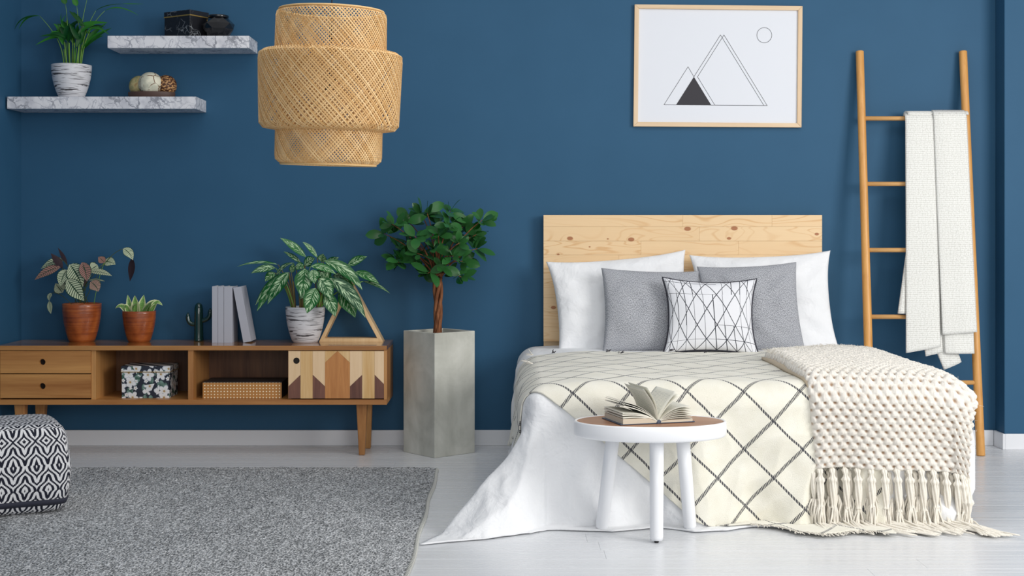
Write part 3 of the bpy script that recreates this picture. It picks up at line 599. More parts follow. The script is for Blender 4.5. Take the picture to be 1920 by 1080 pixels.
# ---- folding of cloth over the bed: u along x, v = distance from the wall, off = height above the duvet top
BX0,BX1,BV,RR=.165,1.85,1.92,.105        # where the edges begin to round
ZTOP=.553
def topz(u,v): # soft hump of the bedding
    e=min(1,max(0,(u-BX0+.1)/.35))*min(1,max(0,(BX1+.1-u)/.35)); s=lambda t:t*t*(3-2*t)
    hump=.022*s(e)*s(min(1,max(0,(v-.1)/.4)))
    head=.016*s(min(1,max(0,(.75-v)/.5)))
    return hump+head
def bedfold(u,v,off=0.0,wr=1.0):
    a=max(0,BX0-u); ar=max(0,u-BX1); b=max(0,v-BV); sx=-1
    if ar>0: a=ar; sx=1
    ex=min(max(u,BX0),BX1); ey=min(v,BV)
    n1=mnoise.noise(Vector((u*3.1,v*3.1,1.7))); n2=mnoise.noise(Vector((u*8,v*8,4.1))); n3=mnoise.noise(Vector((u*1.3,v*2.4,8.8)))
    top=ZTOP+topz(ex,ey)+wr*(.007*n1+.003*n2)
    r=math.hypot(a,b)
    if r<=0: return Vector((ex,-ey,top+off))
    phi=math.atan2(b,a)                              # 0 side .. 90 foot
    near=math.exp(-max(0,BV-v)/.22) if b==0 else 1.0
    near2=math.exp(-max(0,(u-BX0) if sx<0 else (BX1-u))/.16) if a==0 else 1.0
    if sx<0: slope=.03+.30*near*math.cos(phi)+ .42*math.sin(2*phi)+ .10*math.sin(phi)
    else: slope=.17*math.cos(phi)+.02*math.sin(2*phi)+.08*math.sin(phi)
    ang=math.atan2(1,slope); Rr=RR; H=top-.004; ca,sa=math.cos(ang),math.sin(ang)
    la=Rr*ang
    if r<la: th=r/Rr; o=Rr*math.sin(th); f=Rr*(1-math.cos(th))
    else: o=Rr*sa+(r-la)*ca*((((r-la)/.55)**1.0) if sx<0 else 1); f=Rr*(1-ca)+(r-la)*sa
    # folds grow downwards
    fr=min(1,f/.5)
    q=(ey if b==0 else BV+phi*.35+(ex-BX0 if a==0 else 0)) if sx<0 or a==0 else BV+.55+(ex-BX0)+(pi/2-phi)*.35+(BV-ey)
    n5=1-2*abs(mnoise.noise(Vector((u*4.2+v*1.5,v*3.0,6.6)))); n6=1-2*abs(mnoise.noise(Vector((u*9,v*7,2.6))))
    fold=wr*fr*(.040*n5+.014*n6-.022)*(1 if sx<0 else .2)+wr*fr*(.026*math.sin(q*15+3*n3)+.026*n1+.012*n2)*(1 if sx<0 else .35)
    if f>H: o=o-(f-H)/max(sa,.3)*ca+(f-H)/max(sa,.3); f=H; lay=1
    z=top-f
    dx,dy=math.cos(phi)*sx,-math.sin(phi)
    nrm=min(1,f/.06)
    p=Vector((ex+dx*o,-ey+dy*o,z))
    if f>=H-1e-6: p.z=.004+off+wr*.006*(.5+.5*n2)+.0
    up=1-nrm
    p+=Vector((dx,dy,0))*(fold+off*min(1,f/.05))+Vector((0,0,off*up*1.0))
    if p.z<.004+off*.5: p.z=.004+off*.5
    return p
# duvet
def duv(s,t):
    u=BX0-.575+(BX1-BX0+.575+.26)*s; v=.10+(BV+.70-.10)*t
    # keep the corner from running too far
    if u<BX0 and v>BV:
        a=BX0-u; b=v-BV; b*=1-.18*min(1,a/.5)
        u=BX0-a; v=BV+b
    elif u>BX1 and v>BV:
        a=u-BX1; b=v-BV; b*=1-.5*min(1,a/.3); v=BV+b
    elif u<BX0:
        lim=.60-.06*max(0,(1-(v/BV)))
        u=max(u,BX0-.66*(.93))
    p=bedfold(u,v); return p,(u,v)
o=obj('duvet',MB().grid(duv,190,180,flip=True),COTTON,smooth=True,solid=.005,origin=(.99,-1,.55)); tag(o,'white cotton duvet spread over the bed with one corner trailing on the floor','duvet')
# lattice blanket
def bl(s,t):
    v=.62+(BV+.775-.62)*t; 
    vc=BV+.035
    if v<BV-.08: uL=BX0-.40+.06*math.sin(v*5)
    elif v<vc: k=(v-(BV-.08))/.115; uL=BX0-.40+(.40-.07)*(k**1.3)
    else: uL=BX0-.07+(v-vc)*.90
    if v<.95: k=(.95-v)/.33; uL+=.44*k*k    # rear corner pulled on to the bed
    uR=1.55; u=uL+(uR-uL)*s
    vv=v
    if v>BV: # hem runs a little further out towards the right
        lim=.60+.17*max(0,min(1,(u-.75)/.5)); vv=BV+(v-BV)*lim/.775
    p=bedfold(u,vv,off=.008+.003*abs(math.sin(u*3))); return p,(u+.077,vv+.009)
o=obj('lattice_blanket',MB().grid(bl,170,300,flip=True),LATT,smooth=True,solid=.005,origin=(.99,-1,.57)); tag(o,'cream wool blanket with thin black lattice lines draped over the bed and its foot','blanket')
# fringe of the blanket: along rear edge, left side and front hem
def strands(m,p,d,n,L,rad,spread,rn,down=0.0):
    for k in range(n):
        q=p+Vector((rn.uniform(-1,1),rn.uniform(-1,1),0))*spread*.4; dd=(d+Vector((rn.uniform(-1,1),rn.uniform(-1,1),rn.uniform(-.2,.3)))*.5).normalized()
        pts=[q+dd*L*t/3+Vector((0,0,-down*(t/3)**2)) for t in range(4)]
        for z_ in pts: z_.z=max(z_.z,.004)
        m.tube(pts,rad,4)
rn=random.Random(5); m=MB(); mk=MB()
for k in range(26):
    u=1.0+.5*k/25; p=bedfold(u,BV+.60+.17*min(1,max(0,(u-.75)/.5)),.01); strands(m,p,Vector((.2,-1,0)),5,.035,.0018,.012,rn)
for k,u in enumerate((.24,.52,.58,.85,1.02)):
    p=bedfold(u,.66+.1*rn.random(),.02); strands(mk,p,Vector((.3,.4,.3)),4,.02,.0022,.02,rn)
for k in range(3):
    v=.95+.20*k; p=bedfold(BX0-.02-.05*rn.random(),v-.3,.02)
    strands(m,p,Vector((-.6,.2,.1)),6,.035,.0018,.02,rn)
ob=bpy.data.objects['lattice_blanket']
tag(obj('fringe',m,FRINGE,ob,smooth=True),kind='stuff'); tag(obj('dark_fringe',mk,INK,ob,smooth=True),'short dark yarn ends',kind='stuff')
# ---- chunky knit throw
TU0,TU1,TV0,TV1=1.265,BX1+.125,.62,BV+.405
pu,pv=.0400,.0280
def stitch(x,y):
    """height of the puff stitch (0..1) and how deep in a hole the point is"""
    j=math.floor(y/pv); fy=y/pv-j-.5; fx=x/pu+(.5 if j%2 else 0); i=math.floor(fx); fx=fx-i-.5
    h=((math.sin(i*12.9+j*78.2)*43758.5)%1); h2=((math.sin(i*39.3+j*11.7)*24634.6)%1)
    fx+=(h-.5)*.10; fy+=(h2-.5)*.08
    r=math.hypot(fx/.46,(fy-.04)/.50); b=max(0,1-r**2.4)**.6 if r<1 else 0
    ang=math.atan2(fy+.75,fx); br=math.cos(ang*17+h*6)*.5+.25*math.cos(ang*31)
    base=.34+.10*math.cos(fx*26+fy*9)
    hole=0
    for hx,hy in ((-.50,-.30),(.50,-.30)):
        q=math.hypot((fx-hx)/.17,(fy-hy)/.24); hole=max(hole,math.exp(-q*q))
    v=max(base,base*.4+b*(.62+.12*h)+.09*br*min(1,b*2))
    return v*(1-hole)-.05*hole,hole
us=[];
NU,NV=200,470; verts=[];deep=[];uvs=[]
du=(TU1-TU0); dv=(TV1-TV0)
def tpos(u,v,off):
    return bedfold(u,v,off,wr=.5)
import itertools
for j in range(NV+1):
    for i in range(NU+1):
        s=i/NU; t=j/NV; u=TU0+du*s; v0=TV0+.40*(1-s)**1.5; v=v0+(TV1-v0)*t
        uu=u+ .012*math.sin(v*6)+.006*mnoise.noise(Vector((0,v*8,2))) ; vv=v+.012*mnoise.noise(Vector((u*4,0,5)))*(1 if t>.02 else 3)
        if v<.9: vv+=.10*s*0
        e=min(1,s*du/.045); e2=min(1,(1-s)*du/.03); e3=min(1,(1-t)*dv/.02); e4=min(1,t*dv/.045)
        rnd_=math.sqrt(max(0,1-(1-e)**2))*math.sqrt(max(0,1-(1-e2)**2))*(.25+.75*math.sqrt(max(0,1-(1-e3)**2)))*math.sqrt(max(0,1-(1-e4)**2))
        thick=.050 if v<BV-.1 else .032+.018*max(0,1-(v-(BV-.1))/.25)
        h,hol=stitch(u-TU0,v-TV0)
        edgeb=.0
        p=tpos(uu,vv,.012+thick*rnd_+ (h-.5)*.024*min(1,rnd_*1.6+.2))
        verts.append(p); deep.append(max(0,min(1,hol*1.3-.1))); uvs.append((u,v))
m=MB(); k=NU+1; m.add(verts,[(j*k+i,(j+1)*k+i,(j+1)*k+i+1,j*k+i+1) for j in range(NV) for i in range(NU)],uvs)
# underside layer (the throw is folded double): smooth inner sheet
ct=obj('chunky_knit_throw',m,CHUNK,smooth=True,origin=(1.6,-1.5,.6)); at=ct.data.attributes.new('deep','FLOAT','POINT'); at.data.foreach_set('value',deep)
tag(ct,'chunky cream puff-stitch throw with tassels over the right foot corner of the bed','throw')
m=MB(); m.grid(lambda s,t:(bedfold(TU0-.035*(1 if t<.7 else max(0,1-(t-.7)/.15))+.02+du*s*.96,TV0+.42+(dv-.43)*t,.020,.5),(s,t)),30,120,flip=True)
obj('under_layer',m,wool('knit_underside',lin(214,196,168)),ct,smooth=True,solid=.012)
# tassels: knotted cords ending in loose yarn on the floor
def tassel(p,dirn,L,layf,rn,knots=2,rad=.012,dark=0):
    m=MB(); x,y,z0=p; sway=rn.uniform(-.012,.012); fl=Vector(dirn)
    def spine(t):   # t in metres along
        drop=min(t,z0-.012); rest=max(0,t-drop)
        out=.016*min(1,drop/.03)+.13*drop
        return Vector((x+sway*min(1,drop/z0)*(1)+fl.x*rest,y+fl.y*rest-out-.006*math.sin(drop*20+sway*90),max(z0-drop,.010)))
    kl=L*.42
    # twisted wrapped cord with knots
    for s in range(5):
        pts=[];rs=[]
        for q in range(25):
            t=kl*q/24; a=2*pi*s/5+t*9; kn=sum(math.exp(-((t-kp)/.007)**2) for kp in ([.016,.05,kl] if knots==3 else [.02,kl*.62] if knots==2 else [.02]))
            belly=.45+.55*abs(math.sin(pi*min(1,max(0,(t-.02)/(kl-.02)))))
            r=rad*(.52*belly+.22*kn); c_=spine(t); pts.append(c_+Vector((math.cos(a),math.sin(a)*.9,0))*r); rs.append(rad*(.34*belly+.26*kn))
        m.tube(pts,rs,6)
    N=16
    for s in range(N):
        a=2*pi*s/N+rn.uniform(-.3,.3); w_=rn.uniform(.3,1.0); Ls=(L-kl)*rn.uniform(.8,1.08); fan=Vector((math.cos(a),math.sin(a),0)); ph=rn.uniform(0,6)
        pts=[];n_=12
        for q in range(n_+1):
            t=q/n_; c_=spine(kl-.004+Ls*t); f_=rad*w_*(.55+1.3*math.sin(min(1,t*1.6)*pi/2)*t+.5*math.sin(pi*min(1,t*2)))*1.1
            pp=c_+fan*f_+Vector((.004*math.sin(t*9+ph),.003*math.cos(t*7+ph),0)); pp.z=max(c_.z+ (math.sin(a)*.5+.5)*rad*1.7*w_*(1.1-t) if c_.z<.02 else pp.z,.004); pts.append(pp)
        m.tube(pts,[.0040]*(n_)+[.0024],5)
    obj('tassel',m,FRINGE,ct,smooth=True)
rn=random.Random(8)
hv=TV1-.006
NT=14
for k in range(NT):
    u=TU0+.018+(du-.04)*k/(NT-1); p=bedfold(u+.012*math.sin(hv*6),hv,.03,.5); 
    tassel((p.x,p.y+.002,p.z+.008),(rn.uniform(.1,.9),-rn.uniform(.5,.95),0),.41+rn.uniform(-.04,.02),1,rn,knots=rn.choice([2,3,3]),rad=.0185)
for k in range(22):
    u=TU0-.01+(du-.02)*(k+.5)/22; p=bedfold(u,hv,.0,.5)
    tassel((p.x+rn.uniform(-.008,.008),p.y-.004,p.z+.0),(rn.uniform(-.3,.4),-rn.uniform(.1,.3),0),.31+rn.uniform(-.05,.0),1,rn,knots=1,rad=.015)
# stray wool hairs on the crest of the throw
m=MB()
for k in range(1500):
    u=rn.uniform(TU0,TU1); v=TV0+.40*(1-(u-TU0)/du)**1.5+.03; v=rn.choice([rn.uniform(v,TV1),rn.uniform(v,v+.12)]) ; p=bedfold(u,v,.055,.5); q=bedfold(u+rn.uniform(-.03,.03),v+rn.uniform(-.02,.02),.055+rn.uniform(.006,.02),.5)
    mid=(p+q)/2+Vector((rn.uniform(-1,1),rn.uniform(-1,1),rn.uniform(0,1)))*.006
    m.tube([p,mid,q],[.0007,.0006,.0004],3,cap=False)
tag(obj('loose_fibre',m,FRINGE,ct,smooth=True),kind='stuff')
# ---- pillows
def pillow(name,label,w,h,T,loc,lean,yaw,roll,mat,cat,group,pinch=.06,pipe=None,seed=0,wr=.012,n=34,pw=.42,ear=.0):
    m=MB(); root=Matrix.Translation(loc)@Matrix.Rotation(R(yaw),4,'Z')@Matrix.Rotation(R(-lean),4,'X')@Matrix.Rotation(R(roll),4,'Y')
    def sh(a,b):
        x=a*w/2*(1-pinch*(1-b*b)); z=h/2+b*h/2*(1-pinch*(1-a*a)); 
        x+=ear*a*(abs(a*b))**4*w; z+=ear*b*(abs(a*b))**4*h
        return x,z
    def fn(side):
        def f(s,t):
            a=2*s-1; b=2*t-1; a=math.copysign(1-(1-abs(a))**1.35,a); b=math.copysign(1-(1-abs(b))**1.35,b); x,z=sh(a,b)
            th=T/2*(max(0,(1-a*a))*max(0,(1-b*b)))**pw
            ed=1-max(abs(a),abs(b))**6
            wf=min(1,(th/(T*.32))**2); ed*=wf
            th+=wr*ed*(mnoise.noise(Vector((a*1.6+seed,b*1.6,side)))+.5*mnoise.noise(Vector((a*4+seed,b*4,side+5))))
            # creases from the corners
            th-=wr*.8*ed*abs(math.sin((abs(a)-abs(b))*7+seed))*(abs(a*b))**.7
            th=max(th,.0005 if ed>0 else 0)
            return Vector((x,-side*(th+.0035),z)),(s*w/.45 if mat!=TRIP else s,t*h/.45 if mat!=TRIP else t)
        return f
    m.grid(fn(1),n,n); m.grid(fn(-1),n,n,flip=True)
    k=n+1; ring=[i for i in range(k)]+[j*k+n for j in range(1,k)]+[n*k+i for i in range(n-1,-1,-1)]+[j*k for j in range(n-1,0,-1)]
    B_=k*k; L_=len(ring); m.f+=[(ring[(q+1)%L_],ring[q],B_+ring[q],B_+ring[(q+1)%L_]) for q in range(L_)]; m.mi+=[0]*L_
    me=m.mesh(name,mat,True); o=link(name,me); o.matrix_world=root
    tag(o,label,cat,group)
    if pipe:
        pts=[]; N=30
        for k in range(4*N+1):
            q=k%(4*N); e_=q//N; t=q%N/N*2-1
            a,b=[(t,-1),(1,t),(-t,1),(-1,-t)][e_]; x,z=sh(a,b); pts.append((x*1.004,0,z if z>h/2 else z))
        mp=MB(); mp.tube(pts,.0062,8); me=mp.mesh('piping',pipe,True); link('piping',me,o)
    return o
def place(px,py,Y): p=W(px,py,Y); return p
pillow('bed_pillow','white pillow behind the left grey cushion leaning on the headboard',.75,.54,.15,(.66,-.335,.555),17,2,-5,COTTON,'pillow','white pillows',seed=1,pinch=.05,wr=.032,ear=.02)
pillow('bed_pillow','white pillow behind the right grey cushion leaning on the headboard',.75,.555,.15,(1.42,-.335,.555),17,-2,-2,COTTON,'pillow','white pillows',seed=4,pinch=.05,wr=.032,ear=.02)
pillow('cushion','grey woven cushion left of the triangle patterned one',.535,.47,.15,(.775,-.50,.567),20,4,2.0,GREYC,'cushion','grey cushions',seed=7,pinch=.065,wr=.016)
pillow('cushion','grey woven cushion right of the triangle patterned one',.535,.50,.15,(1.315,-.50,.567),20,-5,-3,GREYC,'cushion','grey cushions',seed=2,pinch=.065,wr=.022)
pillow('cushion','small white cushion printed with thin dark triangles and dark piping',.475,.40,.15,(1.062,-.645,.580),18,-2,1,TRIP,'cushion',None,seed=5,pinch=.10,wr=.006,pipe=PIPING,ear=.02)
# ================================================================ stool table with the open book
TC=Vector((.575,-2.235,0)); TZ=.46
tb=thing('side_table',TC,'round white three-legged side table with brown top in front of the bed','table')
ry=.62
obj('table_rim',MB().lathe([(.0,.398),(.285,.398),(.298,.401),(.305,.408),(.306,.43),(.305,.456),(.302,.461),(.296,.461),(.294,.456),(.294,.450),(.0,.450)],96,sy=ry,cap=False),WHITELAC,tb,smooth=True,local=True)
tt=MB()
n=96; vs=[]
for r_,z_ in ((.293,.4502),(.293,.4585),(.290,.4595),(.0005,.4595)):
    for k in range(n): a=2*pi*k/n; w_=1; vs.append((r_*w_*math.cos(a),r_*w_*math.sin(a)*ry,z_))
tt.add(vs,[(i*n+k,i*n+(k+1)%n,(i+1)*n+(k+1)%n,(i+1)*n+k) for i in range(3) for k in range(n)])
obj('table_top',tt,TOPW,tb,smooth=False,local=True)
def tleg(tx,ty,bx,by):
    m=MB(); a=Vector((tx,ty,.405)); b_=Vector((bx,by,.010)); m.tube([b_,b_.lerp(a,.03),b_.lerp(a,.5),a],[.0245,.0262,.0272,.0285],24); l=obj('leg',m,WHITELAC,tb,smooth=True,local=True)
    obj('foot_pad',MB().lathe([(.008,0),(.009,.002),(.009,.012)],14,c=(bx,by,0)),CORD,l,smooth=True,local=True)
def tl(px,Y): return (px-950)/F*(CD+Y)-TC.x
tleg(tl(1150,-2.18),.05,tl(1128,-2.14),.085); tleg(tl(1279,-2.18),.05,tl(1293,-2.13),.09); tleg(tl(1231,-2.33),-.10,tl(1231,-2.36),-.125)
for o in bpy.data.objects:
    pass
# open book
bk=thing('open_book',(0,0,0),'open hardback book with fanned pages lying on the white side table','book')
bk.location=(.570,-2.225,TZ+.0005); bk.rotation_euler=(0,0,R(17))
# local: spine along y; left half towards -x
def cover(sx,w,L,ang):
    m=MB(); m.box(0.0,sx*w,-L/2,L/2,0.0,.003) if sx>0 else m.box(-w,0,-L/2,L/2,0,.003)
    return m
BL_=.20; BW=.150
obj('cover',MB().box(-BW-.012,-.006,-BL_/2-.003,BL_/2+.003,0,.003),BOOKC,bk,local=True,bevel=.001)
obj('cover',MB().box(.006,BW+.006,-BL_/2-.003,BL_/2+.003,0,.003),BOOKC,bk,local=True,bevel=.001)
obj('spine',MB().tube([(0,-BL_/2-.003,.004),(0,BL_/2+.003,.004)],.0075,12,flat=1.6),BOOKC,bk,local=True,smooth=True)
def block(path,th,name,mat,yoff=0,shear=0):  # profile (x,z) path thickened, extruded along y
    m=MB(); n=len(path)
    top=[(x,z+t) for (x,z),t in zip(path,th)]
    v=[];
    for Y in(-BL_/2+yoff,BL_/2+yoff):
        v+=[(x,Y+shear*abs(x),z) for x,z in path]+[(x,Y+shear*abs(x),z) for x,z in top]
    fs=[]
    for i in range(n-1): fs+=[(i,i+1,2*n+i+1,2*n+i),(n+i+1,n+i,3*n+i,3*n+i+1),(i+1,i,n+i,n+i+1),(2*n+i,2*n+i+1,3*n+i+1,3*n+i)]
    fs+=[(0,2*n,3*n,n),(n-1,2*n-1,4*n-1,3*n-1)]
    uv=[(abs(x)/BW,0) for x,z in path+top]+[(abs(x)/BW,1) for x,z in path+top]
    m.add(v,fs,uv); o=obj(name,m,mat,bk,local=True,smooth=False)
    bm=bmesh.new(); bm.from_mesh(o.data); bmesh.ops.recalc_face_normals(bm,faces=bm.faces); bm.to_mesh(o.data); bm.free()
def arc(sx,x1,z0,z1,h,n=12):
    pts=[]
    for k in range(n+1):
        t=k/n; pts.append((sx*x1*t, z0+(z1-z0)*t+h*math.sin(pi*t)**1.0*(1-t*.3)))
    return pts
# left block lying flat
block([(-.002-.148*k/12,.0032) for k in range(13)],[.004+.016*min(1,k/3)**.7 for k in range(13)],'page_block',PAGEE)
# left sheaves lifted higher and higher
for i,(zt_,h,th,L_) in enumerate([(.026,.010,.004,.150),(.036,.012,.005,.152),(.044,.014,.003,.150),(.072,.012,.0035,.146),(.082,.014,.002,.143),(.088,.018,.0012,.140)]):
    block(arc(-1,L_,.008,zt_,h),[th*min(1,.3+k/5) for k in range(13)],'page_sheaf',PAPER if i%2 else PAGE,yoff=.002*i)
# right block and sheaves
block([(.004+.143*k/12,.0032) for k in range(13)],[.004+.005*min(1,k/3) for k in range(13)],'page_block',PAGEE)
for i,(zt_,h,th,L_) in enumerate([(.014,.008,.0015,.146),(.022,.012,.0015,.146),(.030,.016,.001,.145),(.040,.018,.0012,.143),(.052,.018,.0008,.141),(.062,.020,.0008,.139)]):
    block(arc(1,L_,.008,zt_,h),[th]*13,'page_sheaf',PAGE if i>3 else PAPER,yoff=.001*i)
# upright pages in the middle
def upage(ax,az,bx_,h):
    m=MB(); m.grid(lambda s,t:(Vector((ax*t+bx_*math.sin(pi*t)*1.0,-BL_/2+.004+BL_*s-.0*t,.010+az*t)),(t,s)),10,12); obj('page',m,PAGE,bk,local=True,smooth=True,solid=.0006)
upage(-.062,.128,.012,0); upage(-.046,.133,.014,0); upage(.078,.112,-.008,0); upage(.092,.100,-.010,0)
# ================================================================ concrete planter with the tree
pc=Vector((px2x(815,-.432),-.432+.198,0)); th_=R(41)
pl=thing('concrete_planter',(0,0,0),'tall square concrete planter standing between sideboard and bed','planter')
a_=.28; ex=Vector((math.cos(th_),math.sin(th_),0)); ey=Vector((-math.sin(th_),math.cos(th_),0)); F0=Vector((px2x(815,-.432),-.432,0)); pc=F0+(ex+ey)*a_/2; pl.location=pc; pl.rotation_euler=(0,0,th_)
m=MB(); h_=a_/2; hi=h_-.018; Hc=.6695
o8=[(-h_,-h_),(h_,-h_),(h_,h_),(-h_,h_)]; i8=[(-hi,-hi),(hi,-hi),(hi,hi),(-hi,hi)]
vs=[(x,y,0) for x,y in o8]+[(x,y,Hc) for x,y in o8]+[(x,y,Hc) for x,y in i8]+[(x,y,Hc-.06) for x,y in i8]
fs=[(3,2,1,0)]+[(k,(k+1)%4,4+(k+1)%4,4+k) for k in range(4)]+[(4+k,4+(k+1)%4,8+(k+1)%4,8+k) for k in range(4)]+[(8+k,8+(k+1)%4,12+(k+1)%4,12+k) for k in range(4)]
m.add(vs,fs); obj('planter_body',m,CONC,pl,local=True,bevel=.003)
obj('soil',MB().box(-hi+.001,hi-.001,-hi+.001,hi-.001,Hc-.065,Hc-.035),SOIL,pl,local=True)
def leafmesh(name,L,w,droop,mat,fold=.12,nu=4,nv=7,k=.75,tipp=1.0):
    m=MB()
    def fn(s,t):
        u=2*s-1; wd=w/2*(math.sin(pi*min(1,max(0,t))**k)**tipp+.02); x=L*t; z=-droop*L*t*t; return Vector((x,u*wd,z+fold*abs(u)*wd)),(s,t)
    m.grid(fn,nu,nv); return m.mesh(name,mat,True)
tree=thing('ficus_tree',(pc.x-.0,pc.y,Hc-.035),'small bushy tree with braided trunk growing in the tall concrete planter','tree')
O=tree.location.copy()
def tw(px,py,dy=0): return W(px,py,pc.y+dy)
rt=random.Random(21)
# braided trunks
fork=[]
for k in range(4):
    a0=k*pi/2; pts=[];rs=[]
    for q in range(19):
        t=q/18; py=630-(630-520)*t; cx_=820.5+(-1.0+3*math.sin(t*3))*.5; a=a0+t*4.2; rad_=.013+.010*t*t
        c_=tw(cx_,py); pts.append(c_+Vector((math.cos(a)*rad_,math.sin(a)*rad_,0))); rs.append(.0125-.0035*t)
    fork.append(pts[-1]); m=MB(); m.tube(pts,rs,8); obj('trunk',m,BARK,tree,smooth=True)
tips=[(720,438,.05),(735,420,-.05),(755,470,.02),(745,492,-.04),(775,440,-.10),(790,400,.02),(800,375+22,-.05),(845,395,.0),(842,420,-.10),(872,420,.03),(905,412,-.02),(893,440,.06),(862,455,-.10),(895,466,.0),(822,440,-.12),(812,465,-.10),(868,490,.03),(828,502,-.06),(782,475,-.06),(790,500,.04),(850,480,-.1),(765,415,.06),(820,415,.08),(878,445,.1),(848,448,.12),(760,452,.1),(805,480,.1),(738,488,.03),(866,520,-.03),(800,515,-.07)]
LM=[leafmesh('leaf',.098,.054,d_,TREELEAF,k=1.15,tipp=.62) for d_ in (.05,.2,.35)]+[leafmesh('leaf',.074,.040,.12,TREELEAF,k=1.15,tipp=.62)]
br=MB(); nl=0
for i,(px_,py_,dy) in enumerate(tips):
    tip=tw(px_,py_,dy); f=fork[i%4]; mid=f.lerp(tip,.45)+Vector((0,0,.05+.02*rt.random())); mid.x=f.x+(tip.x-f.x)*.35
    pts=[(1-t)**2*f+2*t*(1-t)*mid+t*t*tip for t in [q/9 for q in range(10)]]; m=MB(); m.tube(pts,[.0055-.0036*q/9 for q in range(10)],6); obj('branch',m,BARK,tree,smooth=True)
    n_=9
    ax=(tip-pts[-3]).normalized()
    for k in range(n_):
        az=2.4*k+rt.uniform(-.3,.3); el=rt.uniform(-.75,1.0); d=Vector((math.cos(az)*math.cos(el),math.sin(az)*math.cos(el),math.sin(el)))+ax*.35; d.normalize()
        upv=Vector((rt.uniform(-.7,.7),-.65+rt.uniform(-.5,.5),rt.uniform(.3,1))); side=upv.cross(d).normalized(); nn=d.cross(side)
        M_=Matrix((d,side,nn)).transposed().to_4x4(); s_=rt.uniform(.72,1.08); base=tip-ax*rt.uniform(0,.03)+d*.008-O
        o=link('leaf',rt.choice(LM),tree,mat4=Matrix.Translation(base)@M_@Matrix.Scale(s_,4)); nl+=1
# ================================================================ pots and plants on sideboard and shelf
def pot(name,label,cat,c,r,rb,h,mat,cylish=.5,group=None):
    t=thing(name,c,label,cat,group); pr=[]
    N=14
    for k in range(N+1):
        q=k/N; rr=rb+(r-rb)*(math.sin(q*pi/2)**.75 if cylish else q); pr.append((rr,h*q))
    pr=[(rb*.9,0)]+pr+[(r-.004,h+.001),(r-.009,h-.004),(r-.014,h-.03)]
    obj('pot',MB().lathe(pr,56,cap=False).lathe([(.001,0),(rb*.92,0)],40,cap=False),mat,t,smooth=True,local=True)
    obj('soil',MB().lathe([(.001,h-.018),(r*.8,h-.016),(r-.012,h-.022)],28,cap=False),SOIL,t,smooth=True,local=True); return t
def arcleaf(name,parent,P0,P1,arch,w,mat,k=.8,tipp=.9,n=None,fold=.18,nu=4,nv=12,twist=0,stem=None,stemP=None,sr=.002,wave=0):
    P0=Vector(P0);P1=Vector(P1); C_=(P0+P1)/2+Vector(arch); n=Vector(n or (0,-.8,.6)); m=MB()
    def B(t): return (1-t)**2*P0+2*t*(1-t)*C_+t*t*P1
    def T(t): return (2*(1-t)*(C_-P0)+2*t*(P1-C_)).normalized()
    def fn(s,t):
        u=2*s-1; tg=T(t); sd=tg.cross(n); 
        if sd.length<.05: sd=Vector((1,0,0))
        sd.normalize(); nn=sd.cross(tg).normalized()
        if twist: sd=(Matrix.Rotation(twist*t,3,tg)@sd); nn=sd.cross(tg)
        wd=w/2*(math.sin(pi*min(1,t)**k)**tipp)+.0004
        return B(t)+sd*u*wd+nn*(fold*abs(u)*wd+wave*math.sin(t*22+u)*abs(u)*w*.2),(s,t)
    m.grid(fn,nu,nv); o=obj(name,m,mat,parent,smooth=True)
    if stemP is not None:
        S=Vector(stemP); mid=(S+P0)/2+Vector((0,0,.015)); pts=[(1-t)**2*S+2*t*(1-t)*mid+t*t*P0 for t in [q/7 for q in range(8)]]
        ms=MB(); ms.tube(pts,[sr*1.3]*4+[sr]*4,6); obj('stem',ms,stem,parent,smooth=True)
    return o
# --- calathea (large brown pot)
c1=Vector((px2x(153.5,-.15),-.15,ZT)); t1=pot('potted_calathea','brown glazed pot with tall striped-leaf plant at the left end of the sideboard','potted plant',c1,.1055,.066,.212,BROWNPOT)
Yc=-.15
def cw(px,py,dy=0): return W(px,py,Yc+dy)
s0=cw(153,570)
def Zp(x,y): return (20+x/5.144,440+y/5.144)      # crop -> px
CL=[ # base, tip, arch(px-ish), width px, depth, normal
 ((545,290),(455,125),(0,0,.0),9,.05,(1,-.15,0)),((500,322),(388,180),(0,0,0),13,-.02,(1,-.4,.2)),
 ((515,245),(290,330),(0,0,.022),13,.04,None),((480,315),(230,438),(-.0,0,.025),14,-.05,None),
 ((545,340),(480,500),(-.012,0,.01),16,-.07,(-.2,-1,.2)),((570,285),(695,505),(.006,0,.01),24,-.08,(-.2,-1,.2)),
 ((650,280),(705,500),(.008,0,0),17,-.06,(.3,-1,.1)),((545,430),(710,640),(-.006,0,.005),21,-.10,(-.3,-1,.2)),
 ((690,265),(735,450),(.01,0,0),15,-.09,(.1,-1,0)),((735,300),(755,430),(0,0,0),10,-.05,(.6,-1,.1)),
 ((840,295),(765,340),(0,0,.0),15,.0,(0,-1,.3)),((760,355),(978,400),(0,0,.018),10,-.08,(0,-.7,.8)),
 ((740,440),(910,450),(0,0,.01),7,-.06,(0,-.4,1)),((770,455),(845,550),(.012,0,.008),15,-.10,(.2,-1,.2)),
 ((905,270),(845,215),(0,0,.004),10,.0,(0,-1,.2)),((900,262),(1010,290),(0,0,.014),14,.03,(0,-.8,.6)),
 ((1085,135),(1178,245),(.010,0,.016),12,.0,(.3,-1,.4)),((1170,225),(1150,450),(.008,0,0),10,.01,(-.4,-1,0)),
 ((395,565),(375,640),(-.012,0,.006),8,.0,(-.5,-1,0)),((372,640),(388,765),(0,0,0),8,.0,(-.3,-1,0)),
 ((500,560),(430,470),(0,0,0),14,.05,(0,-1,.3)),((560,520),(500,440),(0,0,0),14,.03,(0,-1,.3)),((760,300),(820,330),(0,0,.0),14,.05,(0,-1,.3))]
